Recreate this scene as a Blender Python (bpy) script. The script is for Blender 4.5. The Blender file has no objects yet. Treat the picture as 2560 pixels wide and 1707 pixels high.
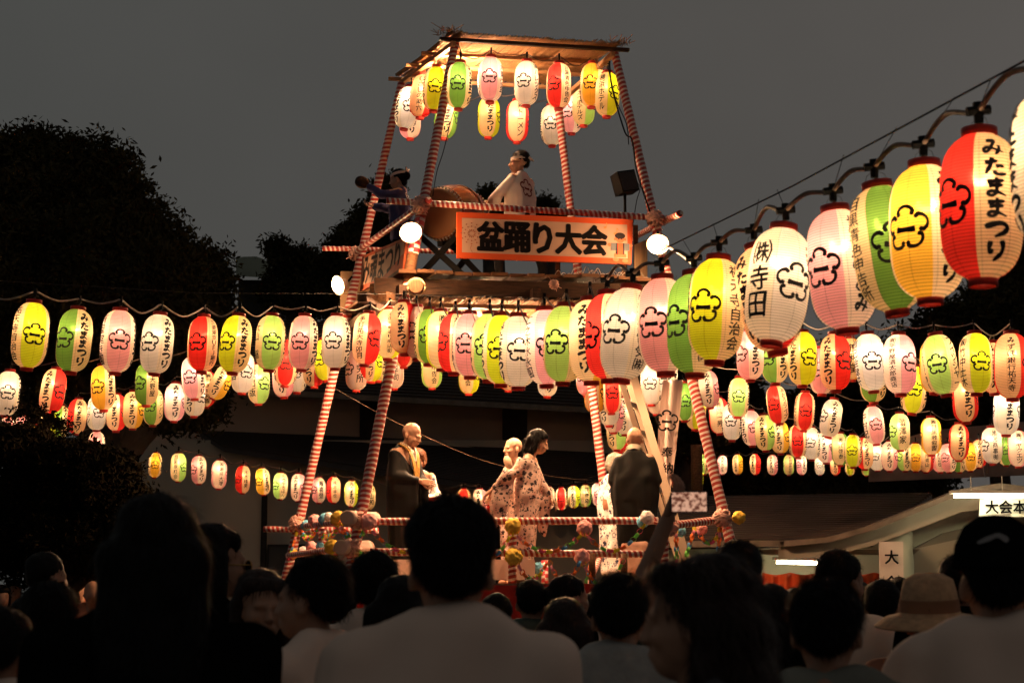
import bpy, bmesh, math, random
import numpy as np
from mathutils import Vector, Matrix, noise
random.seed(7); np.random.seed(7)
D = bpy.data; SC = bpy.context.scene; COL = SC.collection
R = math.radians
# ---------------------------------------------------------------- camera, world, sun, exposure
FPX, CX, CY, PITCH, EYE = 4354.0, 1280.0, 853.5, R(8.5), 1.6
cam = D.cameras.new('camera'); cam.sensor_width = 36; cam.lens = 36*FPX/2560; cam.clip_start = .1; cam.clip_end = 600
cam.dof.use_dof = True; cam.dof.focus_distance = 18.0; cam.dof.aperture_fstop = 6.0
camo = D.objects.new('camera', cam); COL.objects.link(camo); camo.location = (0, 0, EYE); camo.rotation_euler = (R(90)+PITCH, 0, 0)
SC.camera = camo
W = D.worlds.new('World'); SC.world = W; W.use_nodes = True
nt = W.node_tree; bg = nt.nodes['Background']
sky = nt.nodes.new('ShaderNodeTexSky'); sky.sky_type = 'NISHITA'; sky.sun_disc = False
sky.sun_elevation = R(1.0); sky.sun_rotation = R(250); sky.dust_density = 4
hsv = nt.nodes.new('ShaderNodeHueSaturation'); hsv.inputs['Saturation'].default_value = .12; hsv.inputs['Value'].default_value = .008
nt.links.new(sky.outputs[0], hsv.inputs['Color'])
tc = nt.nodes.new('ShaderNodeTexCoord'); sx = nt.nodes.new('ShaderNodeSeparateXYZ'); nt.links.new(tc.outputs['Generated'], sx.inputs[0])
mr = nt.nodes.new('ShaderNodeMapRange'); mr.inputs[1].default_value = -.45; mr.inputs[2].default_value = .45
nt.links.new(sx.outputs['X'], mr.inputs[0])
mx = nt.nodes.new('ShaderNodeMix'); mx.data_type = 'RGBA'
mx.inputs['A'].default_value = (.054, .057, .054, 1); mx.inputs['B'].default_value = (.093, .083, .075, 1)
nt.links.new(mr.outputs[0], mx.inputs['Factor'])
ad = nt.nodes.new('ShaderNodeMix'); ad.data_type = 'RGBA'; ad.blend_type = 'ADD'; ad.inputs['Factor'].default_value = 1
nt.links.new(mx.outputs['Result'], ad.inputs['A']); nt.links.new(hsv.outputs[0], ad.inputs['B'])
cn = nt.nodes.new('ShaderNodeTexNoise'); cn.inputs['Scale'].default_value = 2.2; cn.inputs['Detail'].default_value = 5; cn.inputs['Roughness'].default_value = .55
nt.links.new(tc.outputs['Generated'], cn.inputs['Vector'])
cm = nt.nodes.new('ShaderNodeMapRange'); cm.inputs[1].default_value = .25; cm.inputs[2].default_value = .75; cm.inputs[3].default_value = .86; cm.inputs[4].default_value = 1.12; nt.links.new(cn.outputs[0], cm.inputs[0])
cs = nt.nodes.new('ShaderNodeVectorMath'); cs.operation = 'SCALE'; nt.links.new(ad.outputs['Result'], cs.inputs[0]); nt.links.new(cm.outputs[0], cs.inputs['Scale'])
nt.links.new(cs.outputs[0], bg.inputs['Color']); bg.inputs['Strength'].default_value = 1.0
sun = D.lights.new('sun', 'SUN'); sun.energy = .012; sun.angle = R(40); sun.color = (1, .85, .75)
suno = D.objects.new('sun', sun); COL.objects.link(suno); suno.rotation_euler = (R(60), 0, R(70))
SC.view_settings.view_transform = 'Standard'; SC.view_settings.look = 'None'; SC.view_settings.exposure = 0; SC.view_settings.gamma = 1
cy = SC.cycles; cy.use_light_tree = True; cy.max_bounces = 7; cy.diffuse_bounces = 5; cy.glossy_bounces = 2; cy.transmission_bounces = 5
cy.transparent_max_bounces = 6; cy.sample_clamp_indirect = 6; cy.sample_clamp_direct = 0; cy.caustics_reflective = False; cy.caustics_refractive = False
cy.blur_glossy = 1.0; cy.use_denoising = True
LAMP, FLOOD = 1.0, 1.0

fwd = Vector((0, math.cos(PITCH), math.sin(PITCH))); upv = Vector((0, -math.sin(PITCH), math.cos(PITCH)))
def P(px, py, Y):
    """point of the place seen at pixel (px, py) of the photograph, Y metres ahead of the camera"""
    d = fwd + Vector((1, 0, 0))*((px-CX)/FPX) + upv*((CY-py)/FPX)
    return Vector((0, 0, EYE)) + d*(Y/d.y)
def PZ(px, py, z):
    d = fwd + Vector((1, 0, 0))*((px-CX)/FPX) + upv*((CY-py)/FPX)
    return Vector((0, 0, EYE)) + d*((z-EYE)/d.z)
# ---------------------------------------------------------------- materials
MATS = {}
def nd(m, t, **k):
    n = m.node_tree.nodes.new(t)
    for a, b in k.items(): setattr(n, a, b)
    return n
def lk(m, a, b): m.node_tree.links.new(a, b)
def math_(m, op, a, b=None, c=None):
    n = nd(m, 'ShaderNodeMath', operation=op)
    for i, v in enumerate((a, b, c)):
        if v is None: continue
        if isinstance(v, (int, float)): n.inputs[i].default_value = v
        else: lk(m, v, n.inputs[i])
    return n.outputs[0]
def mixc(m, f, a, b):
    n = nd(m, 'ShaderNodeMix', data_type='RGBA')
    for s, v in (('Factor', f), ('A', a), ('B', b)):
        if isinstance(v, (int, float)): n.inputs[s].default_value = v
        elif isinstance(v, tuple): n.inputs[s].default_value = (*v, 1)
        else: lk(m, v, n.inputs[s])
    return n.outputs['Result']
def mat(name, col, rough=.7, var=.25, scale=6, metal=0, bump=.0, emit=None, estr=0, spec=.22, stretch=None, sheen=0):
    if name in MATS: return MATS[name]
    m = D.materials.new(name); m.use_nodes = True; MATS[name] = m
    b = m.node_tree.nodes['Principled BSDF']; b.inputs['Roughness'].default_value = rough; b.inputs['Metallic'].default_value = metal
    b.inputs['Specular IOR Level'].default_value = spec
    if sheen: b.inputs['Sheen Weight'].default_value = sheen
    t = nd(m, 'ShaderNodeTexCoord'); mp = nd(m, 'ShaderNodeMapping'); lk(m, t.outputs['Object'], mp.inputs[0])
    if stretch: mp.inputs['Scale'].default_value = stretch
    n = nd(m, 'ShaderNodeTexNoise'); n.inputs['Scale'].default_value = scale; n.inputs['Detail'].default_value = 5; lk(m, mp.outputs[0], n.inputs['Vector'])
    lo = tuple(c*(1-var) for c in col); hi = tuple(min(1, c*(1+var)) for c in col)
    mrn = nd(m, 'ShaderNodeMapRange'); mrn.inputs[1].default_value = .3; mrn.inputs[2].default_value = .7; lk(m, n.outputs[0], mrn.inputs[0])
    c = mixc(m, mrn.outputs[0], lo, hi); lk(m, c, b.inputs['Base Color'])
    if bump:
        bp = nd(m, 'ShaderNodeBump'); bp.inputs['Strength'].default_value = bump; bp.inputs['Distance'].default_value = .01
        lk(m, n.outputs[0], bp.inputs['Height']); lk(m, bp.outputs[0], b.inputs['Normal'])
    if emit: b.inputs['Emission Color'].default_value = (*emit, 1); b.inputs['Emission Strength'].default_value = estr
    return m
INK = mat('ink', (.012, .009, .009), .6, .2)
REDPL = mat('red lacquered ring', (.50, .030, .018), .45, .25, 20)
WIRE = mat('wire', (.03, .025, .022), .7, spec=.2)
CABLE = mat('cable', (.34, .26, .2), .55, .2, 20)
CABLED = mat('dark cable', (.16, .10, .07), .5, .3, 20)
RUBBER = mat('black rubber', (.008, .008, .008), .8, spec=.12)
WOOD = mat('weathered timber', (.11, .050, .022), .75, .4, 5, bump=.4, stretch=(2, 12, 12))
WOODD = mat('dark timber', (.034, .016, .008), .8, .4, 5, bump=.4, stretch=(1, 9, 9))
REED = mat('reed mat', (.36, .18, .07), .8, .6, 40, bump=.5, stretch=(1, 12, 1))
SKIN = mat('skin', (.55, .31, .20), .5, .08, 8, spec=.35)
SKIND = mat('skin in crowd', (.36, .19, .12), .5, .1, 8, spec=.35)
HAIR = mat('black hair', (.006, .005, .005), .55, .3, 60, spec=.10)
HAIRB = mat('dark brown hair', (.020, .009, .006), .5, .4, 60, spec=.2)
WHITE = mat('white cotton', (.55, .50, .46), .85, .08, 3, bump=.2)
def paper(name, col, cream=(.93, .63, .36)):
    """translucent washi over bamboo hoops: coloured emblem panels, cream text panels"""
    m = D.materials.new(name); m.use_nodes = True; MATS[name] = m
    ns = m.node_tree.nodes; ns.remove(ns['Principled BSDF']); out = ns['Material Output']
    t = nd(m, 'ShaderNodeTexCoord'); s = nd(m, 'ShaderNodeSeparateXYZ'); lk(m, t.outputs['Object'], s.inputs[0])
    ang = math_(m, 'ARCTAN2', s.outputs['X'], s.outputs['Y'])
    aa = math_(m, 'ABSOLUTE', math_(m, 'SINE', ang))            # 0 on the emblem axis
    isc = math_(m, 'LESS_THAN', aa, math.sin(R(41)))
    base = mixc(m, isc, cream, col)
    # seams between the paper gores
    g = math_(m, 'ABSOLUTE', math_(m, 'SUBTRACT', math_(m, 'FRACT', math_(m, 'ADD', math_(m, 'MULTIPLY', ang, 8/(2*math.pi)), .59)), .5))
    seam = math_(m, 'LESS_THAN', g, .016)
    hoop = math_(m, 'POWER', math_(m, 'ABSOLUTE', math_(m, 'COSINE', math_(m, 'MULTIPLY', s.outputs['Z'], math.pi*44/.5))), 14)
    nz = nd(m, 'ShaderNodeTexNoise'); nz.inputs['Scale'].default_value = 14; nz.inputs['Detail'].default_value = 6; lk(m, t.outputs['Object'], nz.inputs['Vector'])
    mott = math_(m, 'MULTIPLY_ADD', nz.outputs[0], .22, .89)
    k = math_(m, 'MULTIPLY', mott, math_(m, 'SUBTRACT', 1, math_(m, 'ADD', math_(m, 'MULTIPLY', seam, .28), math_(m, 'MULTIPLY', hoop, .55))))
    vm = nd(m, 'ShaderNodeVectorMath', operation='SCALE'); lk(m, base, vm.inputs[0]); lk(m, k, vm.inputs['Scale'])
    tr = nd(m, 'ShaderNodeBsdfTranslucent'); df = nd(m, 'ShaderNodeBsdfDiffuse'); rf = nd(m, 'ShaderNodeBsdfRefraction')
    rf.inputs['IOR'].default_value = 1.12; rf.inputs['Roughness'].default_value = .8
    for b in (tr, df, rf): lk(m, vm.outputs[0], b.inputs['Color'])
    a1 = nd(m, 'ShaderNodeMixShader'); a1.inputs[0].default_value = .24; lk(m, tr.outputs[0], a1.inputs[1]); lk(m, df.outputs[0], a1.inputs[2])
    a2 = nd(m, 'ShaderNodeMixShader'); a2.inputs[0].default_value = .06; lk(m, a1.outputs[0], a2.inputs[1]); lk(m, rf.outputs[0], a2.inputs[2])
    lk(m, a2.outputs[0], out.inputs['Surface'])
    return m
PAPER = {'y': paper('yellow lantern paper', (.72, .78, .03)), 'o': paper('orange lantern paper', (.95, .50, .05)),
         'r': paper('red lantern paper', (.92, .045, .035)), 'g': paper('green lantern paper', (.20, .40, .07)),
         'l': paper('light green lantern paper', (.50, .80, .20)), 'p': paper('pink lantern paper', (.96, .40, .44), (.97, .74, .60)),
         'w': paper('white lantern paper', (.90, .80, .76), (.95, .80, .66))}
CNAME = {'y': 'yellow and cream', 'o': 'orange and cream', 'r': 'red and cream', 'g': 'green and cream', 'l': 'pale green and cream', 'p': 'pink and cream', 'w': 'white'}
def stripe_mat(name, per=.052, red=(.42, .024, .014), wht=(.80, .70, .62), tilt=1.0):
    m = D.materials.new(name); m.use_nodes = True; MATS[name] = m; b = m.node_tree.nodes['Principled BSDF']
    b.inputs['Roughness'].default_value = .38
    t = nd(m, 'ShaderNodeTexCoord'); s = nd(m, 'ShaderNodeSeparateXYZ'); lk(m, t.outputs['Object'], s.inputs[0])
    ang = math_(m, 'ARCTAN2', s.outputs['X'], s.outputs['Y'])
    nz = nd(m, 'ShaderNodeTexNoise'); nz.inputs['Scale'].default_value = 3.5; nz.inputs['Detail'].default_value = 2; lk(m, t.outputs['Object'], nz.inputs['Vector'])
    w = math_(m, 'ADD', math_(m, 'MULTIPLY', s.outputs['Z'], 1/per), math_(m, 'MULTIPLY', ang, tilt/(2*math.pi)))
    w = math_(m, 'ADD', w, math_(m, 'MULTIPLY', nz.outputs[0], 1.1))
    f = math_(m, 'LESS_THAN', math_(m, 'FRACT', w), .58)
    n2 = nd(m, 'ShaderNodeTexNoise'); n2.inputs['Scale'].default_value = 25; lk(m, t.outputs['Object'], n2.inputs['Vector'])
    c = mixc(m, f, wht, red); c2 = mixc(m, math_(m, 'MULTIPLY', n2.outputs[0], .35), c, (.2, .1, .07)); lk(m, c2, b.inputs['Base Color'])
    bp = nd(m, 'ShaderNodeBump'); bp.inputs['Strength'].default_value = .5; bp.inputs['Distance'].default_value = .004
    lk(m, math_(m, 'FRACT', math_(m, 'MULTIPLY', w, 2)), bp.inputs['Height']); lk(m, bp.outputs[0], b.inputs['Normal'])
    return m
STRIPE = stripe_mat('red and white wrap'); STRIPEF = stripe_mat('fine red and white wrap', .044)
STRIPEO = stripe_mat('wide red and white wrap', .13)
STRIPEP = stripe_mat('fresh red and white wrap', .075, (.6, .02, .04), (.8, .72, .66), .4)
# ---------------------------------------------------------------- mesh helpers
def link(o, parent=None):
    COL.objects.link(o)
    if parent is not None:
        o.parent = parent; o.matrix_parent_inverse = parent.matrix_basis.inverted()
    return o
def me(name, v, f, mt=None, smooth=False):
    m = D.meshes.new(name); m.from_pydata([tuple(p) for p in v], [], [tuple(q) for q in f])
    if mt: m.materials.append(mt)
    if smooth: m.shade_smooth()
    return m
def obj(name, v, f, mt, parent=None, smooth=False):
    return link(D.objects.new(name, me(name, v, f, mt, smooth)), parent)
def put(name, mesh, parent=None, M=None):
    o = D.objects.new(name, mesh)
    if M is not None: o.matrix_basis = M
    return link(o, parent)
def thing(name, label, cat, loc=(0, 0, 0), group=None, rz=0):
    o = D.objects.new(name, None); o.location = loc; o.rotation_euler = (0, 0, rz); o.empty_display_size = .1
    COL.objects.link(o); o['label'] = label; o['category'] = cat
    if group: o['group'] = group
    return o
def thingM(name, label, cat, M, group=None):
    o = D.objects.new(name, None); o.matrix_basis = M; COL.objects.link(o); o['label'] = label; o['category'] = cat
    if group: o['group'] = group
    return o
def tag(o, label, cat, group=None):
    o['label'] = label; o['category'] = cat
    if group: o['group'] = group
    return o
def struct(o): o['kind'] = 'structure'; return o
class G:
    """collects geometry"""
    def __init__(s): s.v = []; s.f = []
    def add(s, v, f):
        n = len(s.v); s.v += [tuple(p) for p in v]; s.f += [tuple(i+n for i in q) for q in f]; return s
    def box(s, c, d, M=None):
        x, y, z = d[0]/2, d[1]/2, d[2]/2
        vs = [Vector((a*x, b*y, e*z)) for a in (-1, 1) for b in (-1, 1) for e in (-1, 1)]
        vs = [(M @ q if M else q)+Vector(c) for q in vs]
        return s.add(vs, [(0, 1, 3, 2), (4, 6, 7, 5), (0, 4, 5, 1), (2, 3, 7, 6), (0, 2, 6, 4), (1, 5, 7, 3)])
    def beam(s, p, q, w, h, up=(0, 0, 1)):
        p, q = Vector(p), Vector(q); d = (q-p).normalized(); u = Vector(up); r = d.cross(u).normalized(); u = r.cross(d)
        vs = [e+r*(a*w/2)+u*(b*h/2) for e in (p, q) for a in (-1, 1) for b in (-1, 1)]
        return s.add(vs, [(0, 1, 3, 2), (4, 6, 7, 5), (0, 4, 5, 1), (2, 3, 7, 6), (0, 2, 6, 4), (1, 5, 7, 3)])
    def prism(s, pts, n, t):
        """closed polygon pts extruded by t along n"""
        n = Vector(n).normalized()*t; k = len(pts); a = [Vector(p) for p in pts]
        return s.add(a+[p+n for p in a], [tuple(range(k))[::-1], tuple(range(k, 2*k))]+[(i, (i+1) % k, (i+1) % k+k, i+k) for i in range(k)])
    def tube(s, pts, r, n=6, cap=True):
        pts = [Vector(p) for p in pts]; m = len(pts); vs = []; up = Vector((.01, .02, 1))
        for i, p in enumerate(pts):
            d = (pts[min(i+1, m-1)]-pts[max(i-1, 0)]).normalized()
            a = d.cross(up)
            if a.length < .05: a = d.cross(Vector((1, 0, 0)))
            a.normalize(); b = d.cross(a); rr = r[i] if isinstance(r, (list, tuple)) else r
            vs += [p+a*(rr*math.cos(2*math.pi*k/n))+b*(rr*math.sin(2*math.pi*k/n)) for k in range(n)]
        fs = [(i*n+k, i*n+(k+1) % n, (i+1)*n+(k+1) % n, (i+1)*n+k) for i in range(m-1) for k in range(n)]
        if cap: fs += [tuple(range(n))[::-1], tuple((m-1)*n+k for k in range(n))]
        return s.add(vs, fs)
    def lathe(s, prof, n=24, M=None, closed=False):
        vs = [Vector((r*math.cos(2*math.pi*k/n), r*math.sin(2*math.pi*k/n), z)) for r, z in prof for k in range(n)]
        if M: vs = [M @ q for q in vs]
        fs = [(i*n+k, i*n+(k+1) % n, (i+1)*n+(k+1) % n, (i+1)*n+k) for i in range(len(prof)-1) for k in range(n)]
        if closed: fs += [tuple(range(n))[::-1], tuple((len(prof)-1)*n+k for k in range(n))]
        return s.add(vs, fs)
    def out(s, name, mt, parent=None, smooth=False): return obj(name, s.v, s.f, mt, parent, smooth)
def axis_matrix(p, q):
    z = (Vector(q)-Vector(p)).normalized(); x = Vector((0, 1, 0)).cross(z)
    if x.length < .01: x = Vector((1, 0, 0))
    x.normalize(); y = z.cross(x)
    M = Matrix((x, y, z)).transposed().to_4x4(); M.translation = p
    return M
def pole(name, p, q, r, mt, parent=None, r2=None, n=16):
    L = (Vector(q)-Vector(p)).length; r2 = r2 or r
    g = G(); k = max(2, int(L/.12)); pr = [(r*.8, 0)]+[((r+(r2-r)*i/k)*(1+.035*math.sin(i*2.1+L)), L*i/k) for i in range(k+1)]+[(r2*.8, L)]
    g.lathe(pr, n, closed=True)
    return put(name, me(name, g.v, g.f, mt, True), parent, axis_matrix(p, q))
def catmull(pts, k=6):
    pts = [Vector(p) for p in pts]
    if len(pts) < 3: return pts
    ex = [pts[0]*2-pts[1]]+pts+[pts[-1]*2-pts[-2]]; o = []
    for i in range(1, len(ex)-2):
        a, b, c, d = ex[i-1:i+3]
        for j in range(k):
            t = j/k; o.append(.5*((2*b)+(c-a)*t+(2*a-5*b+4*c-d)*t*t+(3*b-a-3*c+d)*t**3))
    o.append(pts[-1]); return o
# ---------------------------------------------------------------- lettering
def brush(pts, w, k=6, taper=.35):
    """brush stroke: ribbon of varying width along a smooth 2-D line -> quads"""
    c = catmull([(x, y, 0) for x, y in pts], k); n = len(c); v = []; f = []
    for i, p in enumerate(c):
        d = (c[min(i+1, n-1)]-c[max(i-1, 0)]); d = d.normalized() if d.length > 1e-6 else Vector((1, 0, 0)); nn = Vector((-d.y, d.x, 0))
        t = i/(n-1); ww = w*(1.0-.28*math.sin(t*math.pi)**2)*(1 if t < .7 else 1-(1-taper)*((t-.7)/.3)**1.5)*(1 if t > .08 else .7+.3*t/.08)
        ww *= .86+.28*abs(nn.y)**1.0 if True else 1
        v += [p+nn*ww/2, p-nn*ww/2]
    f = [(2*i, 2*i+1, 2*i+3, 2*i+2) for i in range(n-1)]
    return [(p.x, p.y) for p in v], f
KANA = {
 'み': [([(.2, .86), (.42, .89), (.6, .88), (.44, .6), (.27, .3), (.12, .22), (.06, .36), (.2, .47), (.5, .42), (.96, .24)], .12), ([(.76, .64), (.76, .42), (.56, .08)], .13)],
 'た': [([(.08, .7), (.34, .75), (.62, .8)], .13), ([(.38, .98), (.32, .62), (.1, .1)], .14), ([(.52, .5), (.7, .55), (.88, .5)], .12), ([(.46, .3), (.5, .14), (.7, .1), (.98, .15)], .13)],
 'ま': [([(.14, .76), (.5, .8), (.86, .84)], .13), ([(.2, .55), (.5, .58), (.8, .61)], .13), ([(.52, .99), (.53, .6), (.5, .22), (.34, .06), (.16, .12), (.26, .27), (.55, .24), (.92, .06)], .12)],
 'つ': [([(.02, .56), (.35, .7), (.7, .76), (.94, .58), (.8, .3), (.4, .08)], .16)],
 'り': [([(.24, .92), (.18, .6), (.22, .4), (.36, .52)], .15), ([(.72, .96), (.8, .62), (.72, .3), (.4, .0)], .16)]}
GC = {}
def glyph(ch, bold=.024):
    if (ch, bold) in GC: return GC[(ch, bold)]
    if ch in KANA and bold < .04:
        v, f = [], []
        for pts, w in KANA[ch]:
            a, b = brush(pts, w*1.8); n = len(v); v += a; f += [tuple(i+n for i in q) for q in b]
    elif ch == ' ': v, f = [], []
    else:
        c = D.curves.new('t', 'FONT'); c.body = ch; c.resolution_u = 2; c.align_x = 'CENTER'
        o = D.objects.new('t', c); COL.objects.link(o); dg = bpy.context.evaluated_depsgraph_get()
        m = D.meshes.new_from_object(o.evaluated_get(dg)); v = [(q.co.x, q.co.y) for q in m.vertices]; f = [tuple(p.vertices) for p in m.polygons]
        D.objects.remove(o); D.curves.remove(c); D.meshes.remove(m)
        if v:
            xs = [q[0] for q in v]; ys = [q[1] for q in v]; w = max(xs)-min(xs); h = max(ys)-min(ys); mxs = max(w, h, .55)
            cx_, cy_ = (max(xs)+min(xs))/2, (max(ys)+min(ys))/2
            v = [((x-cx_)/mxs*.96+.5, (y-cy_)/mxs*.96+.5) for x, y in v]
            if bold < .04:   # brush hand: slight slant and swelling
                v = [(x+.10*(y-.5)*0+.03*math.sin(7*y+ord(ch) % 5), y+.10*(x-.5)+.02*math.sin(6*x)) for x, y in v]
        if v:   # fatten the strokes by overprinting shifted copies
            r_ = bold if bold < .04 else bold*.62; k_ = 3 if bold < .04 else 10; v0, f0 = v, f; v, f = [], []
            for i in range(k_):
                n = len(v); a_ = 2*math.pi*i/k_+.4; v += [(x+r_*math.cos(a_), y+r_*.8*math.sin(a_)) for x, y in v0]; f += [tuple(j+n for j in q) for q in f0]
    GC[(ch, bold)] = (v, f); return v, f
def column(text, ch, cw, gap=1.0):
    """vertical line of characters centred on (0,0): heights ch"""
    n = len(text); g = G()
    for i, c in enumerate(text):
        v, f = glyph(c)
        g.add([((x-.5)*cw, ((n-1)/2-i)*ch*gap+(y-.5)*ch*.95, 0) for x, y in v], f)
    return g
def emblem_geo(w):
    """five open cloud scrolls round one bar"""
    g = G()
    for k in range(5):
        a0 = R(90+72*k); cx_, cy_ = .58*math.cos(a0), .54*math.sin(a0)
        sp = 82 if k == 0 else 86
        pts = []
        for j in range(9):
            t = a0+R(-sp+2*sp*j/8); pts.append((cx_+.37*math.cos(t), cy_+.35*math.sin(t)))
        if k in (2, 3): pts = pts
        v, f = brush(pts, .175, 3, .9); g.add([(x, y, 0) for x, y in v], f)
        for q, nx in ((pts[0], pts[1]), (pts[-1], pts[-2])):
            hx, hy = q[0]+(cx_-q[0])*.18, q[1]+(cy_-q[1])*.18
            vs = [(hx+.105*math.cos(2*math.pi*i/10), hy+.105*math.sin(2*math.pi*i/10), .004) for i in range(10)]; g.add(vs, [tuple(range(10))])
    v, f = brush([(-.43, .03), (-.2, .0), (.2, -.02), (.43, .0)], .25, 4, .85); g.add([(x, y-.06, 0) for x, y in v], f)
    g.v = [(x*w/1.84, y*w/1.84, z*.01) for x, y, z in g.v]
    return g
def cut(g, du, dv):
    """cut a flat shape along a grid so that it can follow a curved surface"""
    bm = bmesh.new(); vs = [bm.verts.new(p) for p in g.v]
    for q in g.f:
        try: bm.faces.new([vs[i] for i in q])
        except ValueError: pass
    xs = [p[0] for p in g.v]; ys = [p[1] for p in g.v]
    for lo, hi, d, n in ((min(xs), max(xs), du, (1, 0, 0)), (min(ys), max(ys), dv, (0, 1, 0))):
        k = int((hi-lo)/d)
        for i in range(1, k+1):
            c = lo+(hi-lo)*i/(k+1)
            bmesh.ops.bisect_plane(bm, geom=bm.verts[:]+bm.edges[:]+bm.faces[:], plane_co=(c*n[0], c*n[1], 0), plane_no=n, dist=1e-6)
    bm.verts.index_update(); g2 = G(); g2.v = [tuple(v.co) for v in bm.verts]; g2.f = [tuple(v.index for v in f.verts) for f in bm.faces]; bm.free()
    return g2
# ---------------------------------------------------------------- the paper lantern
LH, LR = .54, .134          # total height, radius
HB = .248                   # half height of the paper
def prof(z): return max(.052, LR*(1-abs(z/HB*.985)**4.2)**.5*(1-.025*(z/HB+.2)**2)) if abs(z) < HB*1.01 else .052
def wrap(g, ang, off=.0045):
    v = [((prof(y)+off+z)*math.sin(x/LR+ang), -(prof(y)+off+z)*math.cos(x/LR+ang), y) for x, y, z in g.v]
    h = G(); h.v = v; h.f = g.f; return h
V3 = Vector
def lantern_body(seed):
    g = G(); N = 44; pr = []
    for i in range(N*2+1):
        z = HB-2*HB*i/(2*N); pr.append((prof(z)-(.0016 if i % 2 == 0 else 0), z))
    g.lathe(pr[::-1], 40); w = []
    for x, y, z in g.v:   # every shade is a little dented and pulled out of true
        k = 1+.035*noise.noise(V3((x*7+seed*9, y*7, z*5)))*(1-abs(z/HB)**4) if seed else 1
        w.append((x*k, y*k, z))
    g.v = w; return me('paper_shade', g.v, g.f, PAPER['w'], True)
def ring_mesh(z0, z1, r):
    g = G(); g.lathe([(r-.004, z0), (r, z0), (r*1.01, (z0+z1)/2), (r, z1), (r-.004, z1), (r-.004, z0)], 28); return me('ring', g.v, g.f, REDPL, True)
BODIES = [lantern_body(i) for i in range(4)]
TOPR = ring_mesh(HB-.006, HB+.022, .060); BOTR = ring_mesh(-HB-.024, -HB+.006, .048)
g = G(); g.lathe([(.058, HB+.003), (.034, HB+.003), (.034, HB+.006), (.058, HB+.006)], 24)
g.tube([(.05, 0, HB+.01), (.035, 0, HB+.05), (0, 0, HB+.072), (-.035, 0, HB+.05), (-.05, 0, HB+.01)], .0012, 4)
HANG = me('wire_bail', g.v, g.f, WIRE)
g = G(); g.lathe([(.0, HB+.08), (.008, HB+.08), (.009, .15), (.02, .14), (.022, .09), (.0, .09)], 10); SOCK = me('socket', g.v, g.f, mat('brown socket', (.14, .06, .03), .5), True)
EMB = cut(emblem_geo(.166), .016, .05); EMB = wrap(EMB, 0); EMB.v = [(x, y, z-.004) for x, y, z in EMB.v]; EMBM = me('emblem', EMB.v, EMB.f, INK)
M_ = 'みたままつり'; TXT = {}
def text_mesh(t, side):
    k = (t, side)
    if k not in TXT:
        n = len(t); h = min(.070, .415/n); w = .080 if t == M_ else min(.074, max(.058, h*1.15))
        if n <= 5: h = .082; w = .07
        if n <= 3: h, w = .115, .095
        c = cut(column(t, h, w), .014, .03); c = wrap(c, R(71)*side); TXT[k] = me('lettering', c.v, c.f, INK)
    return TXT[k]
PLS = []
for e_, c_ in ((6.6, (1, .70, .41)), (5.0, (1, .68, .38)), (8.4, (1, .73, .46)), (6.2, (1, .66, .36))):
    PL = D.lights.new('lantern bulb', 'POINT'); PL.energy = e_*1.3*LAMP; PL.color = c_; PL.shadow_soft_size = .03; PLS.append(PL)
LRND = random.Random(5)
ORD = ['first', 'second', 'third', 'fourth', 'fifth', 'sixth', 'seventh', 'eighth', 'ninth', 'tenth', 'eleventh', 'twelfth', 'thirteenth', 'fourteenth', 'fifteenth', 'sixteenth', 'seventeenth', 'eighteenth', 'nineteenth', 'twentieth', 'twenty-first', 'twenty-second', 'twenty-third', 'twenty-fourth', 'twenty-fifth', 'twenty-sixth', 'twenty-seventh', 'twenty-eighth']
def lantern(px, top, bot, col, a, rt, lt, lean, label, group):
    Y = 2350/(bot-top); c = P(px, (top+bot)/2, Y); phi = math.atan2(c.x, c.y)
    Mx = Matrix.Translation(c) @ Matrix.Rotation(R(lean+LRND.uniform(-1.6, 1.6)), 4, 'Y') @ Matrix.Rotation(R(LRND.uniform(-2, 2)), 4, 'X') @ Matrix.Rotation(R(a)-phi, 4, 'Z')
    t = thingM('paper_lantern', label, 'lantern', Mx, group)
    def ch(name, mesh, M=Matrix()):
        o = D.objects.new(name, mesh); o.matrix_basis = M; COL.objects.link(o); o.parent = t; return o
    b = ch('paper_shade', LRND.choice(BODIES)); b.material_slots[0].link = 'OBJECT'; b.material_slots[0].material = PAPER[col]
    ch('top_ring', TOPR); ch('bottom_ring', BOTR); ch('wire_bail', HANG); ch('socket', SOCK)
    ch('emblem', EMBM); ch('emblem', EMBM, Matrix.Rotation(math.pi, 4, 'Z'))
    ch('lettering', text_mesh(rt or M_, 1)); ch('lettering', text_mesh(lt or M_, -1))
    ch('bulb', LRND.choice(PLS), Matrix.Translation((0, 0, .10)))
    return c+(Mx.to_3x3() @ Vector((0, 0, HB+.085))), c
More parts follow.
